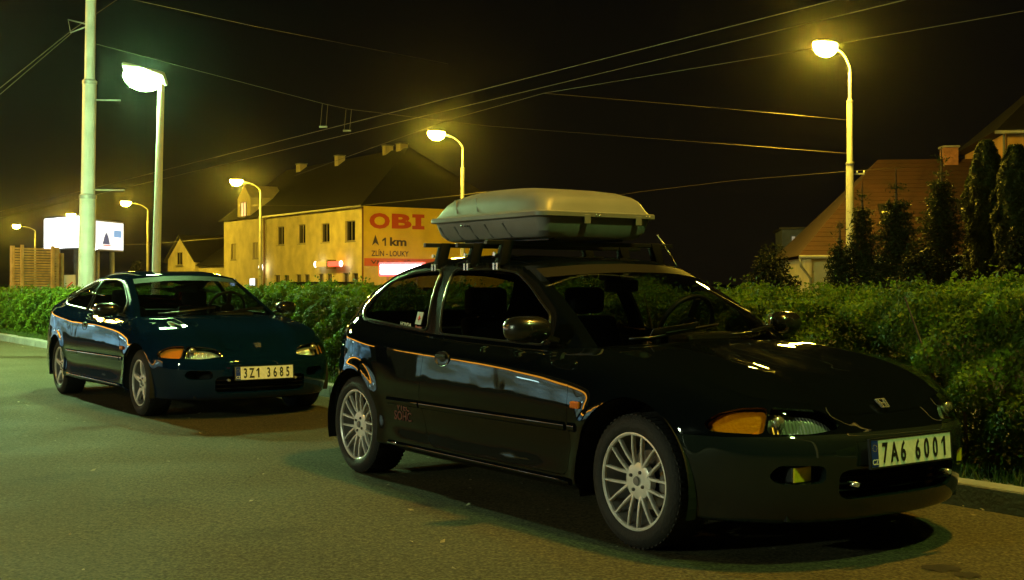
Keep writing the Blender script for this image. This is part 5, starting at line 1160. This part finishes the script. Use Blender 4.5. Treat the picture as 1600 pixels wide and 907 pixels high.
for q in (a.lerp(b, .06), a.lerp(b, .94)): MB().tube([(q.x + .2, q.y + .5, 0), (q.x + .2, q.y + .5, a.z)], 0.04, 8).build('shelter_post', M_steel, can)
# long white lit sign left of the hatchback's roof
ls = empty('light_box', AT(627, 421, 62.0), math.radians(-12), 'long glaring white light-box sign above the hatchback tail', 'sign'); wv = (661 - 593) / F * 62 / 2
MB().box(-wv - .10, wv + .10, 0.0, 0.3, -0.36, 0.36, bev=0.04).build('sign_case', mat('neon_red', (0.6, 0.1, 0.1), 0.4, emit=(1.0, 0.10, 0.12), es=2.2), ls); MB().box(-wv, wv, -0.03, -0.002, -0.23, 0.23, bev=0.01).build('sign_face', mat('lightbox_face', (0.8, 0.8, 0.8), 0.4, emit=(1.0, 0.72, 0.78), es=30.0), ls)
for x in (-wv * .7, wv * .7): MB().tube([(x, 0.15, -0.3), (x, 0.15, -2.0)], 0.06, 8).build('sign_post', M_steel, ls)

# ---- small gabled house at the left
hz = 120.0; c1 = AT(283, 0, hz); sh = empty('gabled_house', (c1.x, c1.y, 0), angB + math.radians(8), 'small dim gabled house between the lamp post and yellow building', 'house')
gw = 5.6; ehh = 3.6; gh = CAMH + (HOR - 370) / F * hz
w_ = MB(); w_.bm.faces.new([w_.bm.verts.new(q) for q in ((-gw / 2, 0, 0), (gw / 2, 0, 0), (gw / 2, 0, ehh), (0, 0, gh), (-gw / 2, 0, ehh))]); w_.quad((gw / 2, 0, 0), (gw / 2, 11, 0), (gw / 2, 11, ehh), (gw / 2, 0, ehh)).quad((-gw / 2, 0, 0), (-gw / 2, 11, 0), (-gw / 2, 11, ehh), (-gw / 2, 0, ehh)); w_.bm.faces.new([w_.bm.verts.new(q) for q in ((-gw / 2, 11, 0), (gw / 2, 11, 0), (gw / 2, 11, ehh), (0, 11, gh), (-gw / 2, 11, ehh))]); w_.build('wall', M_pal, sh)
for s in (-1, 1): MB().hull8([(s * (gw / 2 + .4), -.3, ehh - .35), (s * (gw / 2 + .4), 11.3, ehh - .35), (0, 11.3, gh + .02), (0, -.3, gh + .02), (s * (gw / 2 + .4), -.3, ehh - .2), (s * (gw / 2 + .4), 11.3, ehh - .2), (0, 11.3, gh + .2), (0, -.3, gh + .2)]).build('roof', M_dkroof, sh)
for z in (0.9, 3.0): window(sh, -0.2, z, 1.1, 1.3, -0.03)
ex2 = MB().box(gw / 2 + .02, gw / 2 + 5.5, 0.4, 8, 0, 2.9).build('annex', M_pal, sh); MB().hull8([(gw / 2 + .05, 0, 2.92), (gw / 2 + 6, 0, 2.92), (gw / 2 + 6, 8.4, 2.92), (gw / 2 + .05, 8.4, 2.92), (gw / 2 + .05, 4, 5.4), (gw / 2 + 6, 4, 5.4), (gw / 2 + 6, 4.2, 5.4), (gw / 2 + .05, 4.2, 5.4)]).build('roof', M_dkroof, sh)

# ---- red-roofed house on the right
Zr = 40.0; a = AT(1248, 400, Zr); rh = empty('red_roofed_house', (a.x, a.y, 0), math.radians(-6), 'long house with a steep red-brown tiled roof, right', 'house')
Lr = 12.5; ehz = a.z; rid = AT(1412, 252, Zr + 4.2); rhz = rid.z; rx_ = (rid - a); ridx = 3.35
MB().box(0.5, Lr, 0.6, 8.2, 0, ehz - 0.02).build('wall', M_pal, rh)
r_ = MB(); r_.quad((0, 0, ehz), (Lr + .5, 0, ehz), (Lr + .5, 4.2, rhz), (ridx, 4.2, rhz)); r_.quad((Lr + .5, 8.6, ehz), (0, 8.6, ehz), (ridx, 4.2, rhz), (Lr + .5, 4.2, rhz)); r_.bm.faces.new([r_.bm.verts.new(q) for q in ((0, 0, ehz), (ridx, 4.2, rhz), (0, 8.6, ehz))]); r_.quad((0, 0, ehz - .12), (Lr + .5, 0, ehz - .12), (Lr + .5, 0, ehz - .005), (0, 0, ehz - .005))
roof_o = r_.build('roof', M_redroof, rh)
sl = math.atan2(rhz - ehz, 4.2); nrm = Vector((0, -math.sin(sl), math.cos(sl)))
# tile courses: one row object per course, each standing proud of the one above
slope_len = math.hypot(4.2, rhz - ehz); nrow = 22
for k in range(nrow):
    t0, t1 = k / nrow, (k + 1) / nrow; xa0, xa1 = ridx * t0, ridx * t1
    p0 = Vector((xa0, 4.2 * t0, ehz + (rhz - ehz) * t0)); p1 = Vector((xa1, 4.2 * t1, ehz + (rhz - ehz) * t1)); e0 = nrm * 0.022; e1 = nrm * 0.010
    MB().hull8([tuple(p0 + nrm * .003), (Lr + .5, *(p0 + nrm * .003)[1:]), (Lr + .5, *(p1 + nrm * .003)[1:]), tuple(p1 + nrm * .003), tuple(p0 + e0), (Lr + .5, *(p0 + e0)[1:]), (Lr + .5, *(p1 + e1)[1:]), tuple(p1 + e1)]).build('tile_course', M_redroof, roof_o)
MB().tube([(0, -0.06, ehz - .04), (Lr + .5, -0.06, ehz - .04)], 0.06, 8).build('gutter', M_steel, rh); MB().tube([(0.05, -0.05, ehz - .05), (0.08, 0.02, ehz - .35), (0.45, 0.5, ehz - .75), (0.47, 0.52, 0)], 0.045, 8).build('downpipe', M_steel, rh)
def skylight(px, py):
    for t in np.linspace(0, 1, 200):
        pass
    best = None
    for x in np.linspace(0.5, Lr, 160):
        for t in np.linspace(0.05, 0.95, 60):
            w = rh_M @ Vector((x, 4.2 * t, ehz + (rhz - ehz) * t)); e = ((w.x / w.y * F + 800 - px) ** 2 + (HOR - (w.z - CAMH) / w.y * F - py) ** 2)
            if best is None or e < best[0]: best = (e, x, t)
    _, x, t = best; c = Vector((x, 4.2 * t, ehz + (rhz - ehz) * t)); u = Vector((0, math.cos(sl), math.sin(sl)))
    def slab(w, h, n0, n1): return [tuple(c + Vector((a * w, 0, 0)) + u * b * h + nrm * n) for n in (n0, n1) for a, b in ((-1, -1), (1, -1), (1, 1), (-1, 1))]
    sk = MB().hull8(slab(.36, .52, .0, .10)).build('skylight', M_blk, rh); MB().hull8(slab(.29, .44, .101, .108)).build('pane', M_pane, sk); MB().hull8(slab(.30, .05, .109, .125)).build('blind', mat('blind_cream', (0.55, 0.5, 0.3), 0.7), sk)
rh_M = Matrix.Translation(rh.location) @ Matrix.Rotation(math.radians(-6), 4, 'Z')
skylight(1392, 336); skylight(1514, 330)
chm = MB().box(5.6, 6.1, 3.9, 4.5, rhz - .6, rhz + .40).build('chimney', mat('brick_red', (0.22, 0.09, 0.05), 0.85, noise=(6, 0.3)), rh); MB().box(5.55, 6.15, 3.85, 4.55, rhz + .40, rhz + .46).build('chimney_cap', M_conc, chm)
for x in (3.0, 6.0, 9.0): window(rh, x, 0.6, 1.1, 1.2, 0.57, sill=False)
# taller house at the right picture edge
q = AT(1572, 230, 46.0); th = empty('orange_house', (q.x, q.y, 0), math.radians(-10), 'taller house with orange wall cut off by the right edge', 'house')
zt_ = AT(1572, 208, 46.0).z; MB().box(0, 8, 0, 8, 0, zt_).build('wall', plaster('orange_plaster', (0.55, 0.30, 0.10)), th)
MB().hull8([(-.5, -.5, zt_ + .02), (8.5, -.5, zt_ + .02), (8.5, 8.5, zt_ + .02), (-.5, 8.5, zt_ + .02), (3.2, 3.6, zt_ + 3.4), (4.8, 3.6, zt_ + 3.4), (4.8, 4.4, zt_ + 3.4), (3.2, 4.4, zt_ + 3.4)]).build('roof', M_dkroof, th)
MB().tube([(-.5, -.5, zt_ - .02), (8.5, -.5, zt_ - .02)], .07, 8).build('gutter', M_steel, th); MB().tube([(-.1, -.12, zt_), (-.1, -.12, 0)], .05, 8).build('downpipe', M_steel, th)
window(th, 2.2, 1.2, 1.2, 1.5, -0.03)
# dim bluish shed with white lettering
q = AT(1222, 440, 70.0); bs = empty('blue_shed', (q.x, q.y, 0), math.radians(-8), 'dim blue-grey flat-roofed building with small white lettering', 'building')
bz = AT(1240, 359, 70).z; MB().box(0, 6, 0, 5, 0, bz).build('wall', mat('shed_blue', (0.10, 0.13, 0.20), 0.7, noise=(2, 0.2)), bs); MB().box(-.15, 6.15, -.15, 5.15, bz + .002, bz + .12).build('roof', M_blk, bs)
for i, (x, w) in enumerate(((0.55, .18), (0.85, .12), (1.15, .22), (1.5, .2), (1.75, .12))): MB().box(x, x + w, -0.03, -0.004, bz - .65, bz - .40).build('sign_stroke', mat('stroke_white', (0.7, 0.7, 0.7), 0.5, emit=(.8, .85, 1), es=0.12), bs)

# ---- billboards and slatted panel at the left
def board(name, px0, px1, py0, py1, Z0, Z1, label, m, es, post=True):
    a, b = AT(px0, py1, Z0), AT(px1, py1, Z1); top0 = AT(px0, py0, Z0).z
    L = math.hypot(b.x - a.x, b.y - a.y); o = empty(name, (a.x, a.y, 0), math.atan2(b.y - a.y, b.x - a.x), label, 'billboard', 'lit billboards')
    z0, z1 = a.z, top0
    MB().box(-.08, L + .08, 0.0, 0.35, z0 - .08, z1 + .08, bev=0.02).build('frame', M_steel, o)
    f = MB().box(0, L, -0.03, -0.002, z0, z1).build('poster', m, o)
    for x in (L * .25, L * .75): MB().tube([(x, 0.2, z0 - .05), (x, 0.2, 0)], 0.12, 10).build('post', M_steel, o)
    return o, L, z0, z1
M_b1 = mat('poster_white', (0.8, 0.8, 0.8), 0.5, emit=(0.93, 0.96, 1.0), es=7.0); M_b2 = mat('poster_pale', (0.8, 0.8, 0.8), 0.5, emit=(0.88, 0.93, 1.0), es=1.15)
board('billboard', 70, 128, 343, 389, 60, 57, 'overexposed white lit billboard left of the pale pole', M_b1, 7)
o, L, z0, z1 = board('billboard', 146, 192, 345, 389, 57, 60, 'lit billboard with small dark figure right of the pale pole', M_b2, 1.2)
MB().prism([(L * .28, z0 + .25), (L * .52, z0 + .25), (L * .47, z0 + .62), (L * .40, z0 + .82), (L * .34, z0 + .62)], 0.01, Matrix(((1, 0, 0, 0), (0, 0, -1, -.032), (0, 1, 0, 0), (0, 0, 0, 1)))).build('poster_figure', mat('poster_dark', (0.05, 0.05, 0.07), 0.5, emit=(.2, .22, .35), es=.5), o)
MB().box(L * .66, L * .92, -.045, -.033, z0 + .62, z0 + .95).build('poster_block', mat('poster_blue', (0.1, 0.25, 0.5), 0.5, emit=(.30, .50, .85), es=.8), o); MB().box(L * .30, L * .55, -.045, -.033, z0 + .17, z0 + .22).build('poster_line', mat('poster_red', (0.5, 0.1, 0.1), 0.5, emit=(.9, .25, .15), es=.8), o)
fl_ = AT(148, 395, 57); sp_ = empty('spotlight', (fl_.x, fl_.y, fl_.z), 0, 'small white spotlight below the right billboard', 'spotlight')
MB().lathe([(0.03, 0), (0.10, 0.03), (0.12, 0.14), (0, 0.14)], 12, 'z').build('spotlight_case', M_blk, sp_); MB().lathe([(0, 0.141), (0.11, 0.141), (0.08, 0.17), (0, 0.18)], 12, 'z').build('spotlight_lens', lampmat('spot_white', (0.85, 0.92, 1.0), 60.0), sp_)
MB().tube([(0, 0, 0.01), (0, 0, -fl_.z)], 0.04, 8).build('spotlight_post', M_steel, sp_)
a, b = AT(21, 458, 36.0), AT(92, 458, 37.5); L = math.hypot(b.x - a.x, b.y - a.y); tz = AT(21, 383, 36).z
sf = empty('slatted_panel', (a.x, a.y, 0), math.atan2(b.y - a.y, b.x - a.x), 'tall panel of horizontal wooden slats at the far left', 'slatted panel'); M_wood = mat('slat_wood', (0.42, 0.28, 0.11), 0.65, noise=(5, 0.25))
ns_ = 19
for k in range(ns_):
    z = 0.75 + (tz - 0.80) * k / ns_; MB().box(0, L, -0.02, 0.02, z, z + (tz - 0.8) / ns_ * 0.66).build('slat', M_wood, sf)
for x in (L * .16, L * .83): MB().box(x - .05, x + .05, -0.075, -0.021, 0.3, tz + .01).build('batten', M_wood, sf)
for x in (0.02, L - .02): MB().box(x - .05, x + .05, 0.022, 0.12, 0.0, tz - .02).build('post', M_wood, sf)
MB().tube([(L + .35, 0.3, 0), (L + .35, 0.3, tz - .2)], 0.09, 10).build('side_post', M_wood, sf)
a = AT(98, 457, 38.0); nb = empty('notice_board', (a.x, a.y, 0), math.radians(4), 'small pale board beside the slatted panel', 'board'); zb0, zb1 = AT(98, 457, 38).z, AT(98, 430, 38).z
MB().box(0, .40, -.02, .02, zb0, zb1, bev=.006).build('panel', mat('board_pale', (0.5, 0.45, 0.38), 0.6), nb); MB().box(.02, .07, .021, .07, 0, zb1).build('post', M_steel, nb); MB().box(.33, .38, .021, .07, 0, zb1).build('post', M_steel, nb)
MB().hull8([(.06, -.026, zb0 + .12), (.30, -.026, zb0 + .34), (.32, -.026, zb0 + .30), (.08, -.026, zb0 + .08), (.06, -.022, zb0 + .12), (.30, -.022, zb0 + .34), (.32, -.022, zb0 + .30), (.08, -.022, zb0 + .08)]).build('stripe', M_str, nb)
# flood lamp added out of sight behind the hedge to brighten the painted wall
q = AT(668, 0, 82.0); ff = empty('wall_floodlight', (q.x, q.y, 0), 0, 'low floodlight aimed at the painted advertisement wall', 'floodlight')
tgt = Vector((cor.x + 4.0, cor.y + 2.8, 4.2)) - Vector((q.x, q.y, 0.75)); yw, pt = math.atan2(tgt.y, tgt.x), -math.atan2(tgt.z, math.hypot(tgt.x, tgt.y))
fc = MB().box(-0.18, 0.0, -0.30, 0.30, -0.18, 0.18, bev=0.02).build('floodlight_case', M_blk, ff, (0, 0, 0.75)); fc.rotation_euler = (0, pt, yw)
MB().box(0.001, 0.012, -0.27, 0.27, -0.15, 0.15).build('floodlight_lens', lampmat('flood_sodium', SODIUM, 1500.0), fc)
MB().tube([(0, 0, 0), (0, 0, 0.58)], 0.04, 8).build('floodlight_post', M_steel, ff)
# unseen shop fronts, added so that the car flanks have lit surfaces to mirror
def shop(loc, rz, label, n, col, es, fes):
    sb = empty('lit_shop', loc, rz, label, 'shop', 'lit shops along the left side of the car park'); L = n * 1.6 + 0.6
    MB().box(-L, L, -6, -0.02, 0, 4.2).build('wall', mat('shop_wall', (0.05, 0.055, 0.06), 0.8), sb); MB().box(-L - .3, L + .3, -6.2, 0.6, 4.21, 4.7).build('roof', M_blk, sb)
    for k in range(n):
        x = -(n - 1) * 1.6 + 3.2 * k; f = MB().box(x - 1.59, x + 1.59, 0.0, 0.04, 0.25, 3.0).build('window', M_frame2, sb); MB().box(x - 1.55, x + 1.55, 0.041, 0.06, 0.3, 2.95).build('pane', reflect_glow('shop_pane_%d' % int(es * 10), col, es), f)
    for k in (1, 3, 4): MB().box(-L + 1.6 + 3.0 * k, -L + 2.3 + 3.0 * k, 0.07, 0.11, 2.25 - .25 * (k % 3), 2.42 - .25 * (k % 3)).build('tube_light', lampmat('tube_white', (0.6, 1.0, 1.0), 14.0), sb)
    MB().box(-L + .2, L - .2, 0.0, 0.12, 3.1, 3.55).build('fascia', mat('fascia_orange_%d' % int(fes), (0.6, 0.3, 0.05), 0.4, emit=(1.0, 0.40, 0.03), es=fes), sb)  # glowing band added for the orange streak along the car sides
def reflect_glow(name, col, es):
    # uneven pane glow, added to soften its reflection in the paint
    if name in MATS: return MATS[name]
    m = mat(name, (0.4, 0.45, 0.45), 0.3, emit=col, es=es); nt = m.node_tree; b = nt.nodes['Principled BSDF']; t = nt.nodes.new('ShaderNodeTexCoord'); n = nt.nodes.new('ShaderNodeTexNoise'); n.inputs['Scale'].default_value = 0.75; n.inputs['Detail'].default_value = 3
    mr = nt.nodes.new('ShaderNodeMapRange'); mr.inputs[1].default_value = 0.38; mr.inputs[2].default_value = 0.68; mr.inputs[3].default_value = es * 0.25; mr.inputs[4].default_value = es * 1.9
    nt.links.new(t.outputs['Object'], n.inputs['Vector']); nt.links.new(n.outputs['Fac'], mr.inputs[0]); nt.links.new(mr.outputs[0], b.inputs['Emission Strength']); return m
# (each front has a few tubes added as bright spots to mirror)
shop((-31, 10.5, 0), math.radians(-110), 'low lit shop front on the left side of the car park', 6, (0.40, 0.85, 1.0), 0.62, 7.0)
shop((-30, 34, 0), math.radians(-128), 'further lit shop front on the left side of the car park', 6, (0.28, 0.70, 1.0), 0.9, 9.0)
# ================================================================ TREES
def thuja(px, pytop, Z, wpx, label):
    b = AT(px, 0, Z); H = AT(px, pytop, Z).z; w = wpx / F * Z / 2; o = empty('thuja', (b.x, b.y, 0), 0, label, 'tree', 'conifers before the red roof'); n = 24000
    t = rng.random(n) ** 0.8; a = rng.uniform(0, 2 * np.pi, n); R = w * np.minimum(1, (1.04 - t) / 0.30) ** 0.65 * np.minimum(1, 0.55 + t / 0.25 * 0.45) * (1 + 0.13 * np.sin(a * 5 + t * 19) + 0.10 * np.sin(a * 9 - t * 33)); r = R * (1 - np.abs(rng.normal(0, .16, n)))
    C = np.stack([r * np.cos(a), r * np.sin(a), t * H], 1); Nn = np.stack([np.cos(a), np.sin(a), 0.3 + 0 * a], 1) + unit(n) * 0.7; Nn /= np.linalg.norm(Nn, axis=1, keepdims=True)
    V, Fq = leaf_quads(C, Nn, rng.uniform(.08, .17, n), rng.uniform(.03, .06, n)); c = link('crown', npmesh('crown', V, Fq), leafmat('thuja_leaf', (0.022, 0.036, 0.010)), o); c['kind'] = 'stuff'
    MB().tube([(0, 0, 0), (0, 0, H * .6)], [0.09, 0.03], 8).build('trunk', mat('bark', (0.07, 0.05, 0.035), 0.9), o)
def spruce(px, pytop, Z, wpx, label, pyl=None, dens=1.0):
    b = AT(px, 0, Z); H = AT(px, pytop, Z).z; w = wpx / F * Z / 2 * 1.6; o = empty('spruce', (b.x, b.y, 0), 0, label, 'tree', 'conifers before the red roof')
    MB().tube([(0, 0, 0), (0.02, 0, H * .5), (0, 0, H)], [0.10, 0.06, 0.012], 8).build('trunk', mat('bark', (0.07, 0.05, 0.035), 0.9), o)
    Vs, Fs, off = [], [], 0; br = MB(); z = 0.5
    while z < H * 0.985:
        t = z / H; R = w * (1 - t) ** 1.1 + 0.05; nb_ = 11 if t < .8 else 5; ph = rng.uniform(0, 6.28)
        for k in range(nb_):
            a = ph + 2 * np.pi * k / nb_ + rng.normal(0, .15); L = R * rng.uniform(.45, 1.25); d = np.array([np.cos(a), np.sin(a), 0]); rise = (0.12 if t > .75 else -0.10)
            tip = np.array([0, 0, z]) + d * L + np.array([0, 0, rise * L + 0.22 * L * (1 if t > .75 else .4)])
            mid = np.array([0, 0, z]) + d * L * .55 + np.array([0, 0, rise * L * .9]); br.tube([(0, 0, z), tuple(mid), tuple(tip)], [0.018, 0.012, 0.005], 4, False)
            m_ = int((90 if t < .8 else 26) * dens * (0.4 + L / w)); s = rng.random(m_) ** .8; P = (1 - s)[:, None] ** 2 * np.array([0, 0, z]) + (2 * s * (1 - s))[:, None] * mid + (s ** 2)[:, None] * tip
            P = P + rng.normal(size=(m_, 3)) * np.array([.10, .10, .09]) * (0.4 + (1 - s))[:, None] - np.array([0, 0, .03]); Nn = unit(m_) * .8 + np.array([0, 0, .8]); Nn /= np.linalg.norm(Nn, axis=1, keepdims=True)
            V, Fq = leaf_quads(P, Nn, rng.uniform(.07, .15, m_), rng.uniform(.02, .045, m_)); Vs.append(V); Fs.append(Fq + off); off += len(V)
        z += (0.17 if t < .75 else 0.40) * rng.uniform(.8, 1.2)
    br.build('branches', mat('bark', (0.07, 0.05, 0.035), 0.9), o)['kind'] = 'stuff'
    c = link('crown', npmesh('crown', np.concatenate(Vs), np.concatenate(Fs)), leafmat('spruce_needle', (0.022, 0.036, 0.014)), o); c['kind'] = 'stuff'
thuja(1541, 221, 33.0, 62, 'left of two dark columnar thujas, before the red roof'); thuja(1587, 228, 32.0, 66, 'right thuja of two, at the picture edge')
spruce(1400, 262, 30.0, 92, 'bushy young spruce with a bare leader, centre of the roof'); spruce(1471, 230, 32.0, 100, 'tallest spruce, just left of the two thujas'); spruce(1347, 282, 31.0, 60, 'thin spruce right beside the nearest lamp pole', dens=.7); spruce(1312, 345, 31.0, 48, 'smallest spruce, left of the nearest lamp pole', dens=.7)
def bush(px, pyt, Z, wpx, label):
    b = AT(px, 0, Z); H = AT(px, pyt, Z).z; w = wpx / F * Z / 2; o = empty('bush', (b.x, b.y, 0), 0, label, 'bush'); n = 9000
    d = unit(n); d[:, 2] = np.abs(d[:, 2]); r = (1 - np.abs(rng.normal(0, .22, n))) * (1 + .16 * np.sin(d[:, 0] * 7 + d[:, 1] * 9) + .1 * np.sin(d[:, 2] * 15)); C = d * r[:, None] * np.array([w, w * .8, H]) ; Nn = d + unit(n) * .9; Nn /= np.linalg.norm(Nn, axis=1, keepdims=True)
    V, Fq = leaf_quads(C, Nn, rng.uniform(.07, .14, n), rng.uniform(.04, .08, n)); c = link('foliage', npmesh('foliage', V, Fq), leafmat('bush_leaf', (0.014, 0.020, 0.006)), o); c['kind'] = 'stuff'
    m_ = MB()
    for k in range(9): a = 2 * math.pi * k / 9; m_.tube([(0, 0, 0), (w * .4 * math.cos(a), w * .4 * math.sin(a), H * .75)], [.03, .01], 5)
    m_.build('stems', mat('bark', (0.07, 0.05, 0.035), 0.9), o)
bush(1205, 402, 36.0, 90, 'dark rounded bush left of the red-roofed house'); bush(1590, 385, 24.0, 80, 'dark bush at the right edge under the thujas')
bush(1440, 400, 27.0, 110, 'low dark bush between the two spruces'); bush(215, 415, 100.0, 36, 'dim bush behind the slim lamp post')
# ================================================================ AIR VOLUME ADDED FOR THE LAMP GLOW
def haze(d, g):
    o = MB().box(-1520, 1520, -920, 1820, -1.0, 16).build('haze', None); o.data.materials.clear()
    m = bpy.data.materials.new('night_air'); m.use_nodes = True; nt = m.node_tree; nt.nodes.clear(); ou = nt.nodes.new('ShaderNodeOutputMaterial'); v = nt.nodes.new('ShaderNodeVolumePrincipled')
    v.inputs['Color'].default_value = (0.9, 0.9, 0.9, 1); v.inputs['Density'].default_value = d; v.inputs['Anisotropy'].default_value = g; nt.links.new(v.outputs[0], ou.inputs['Volume']); o.data.materials.append(m)
    tag(o, 'thin damp night air around the street', 'haze', kind='stuff')
haze(0.00017, 0.97)
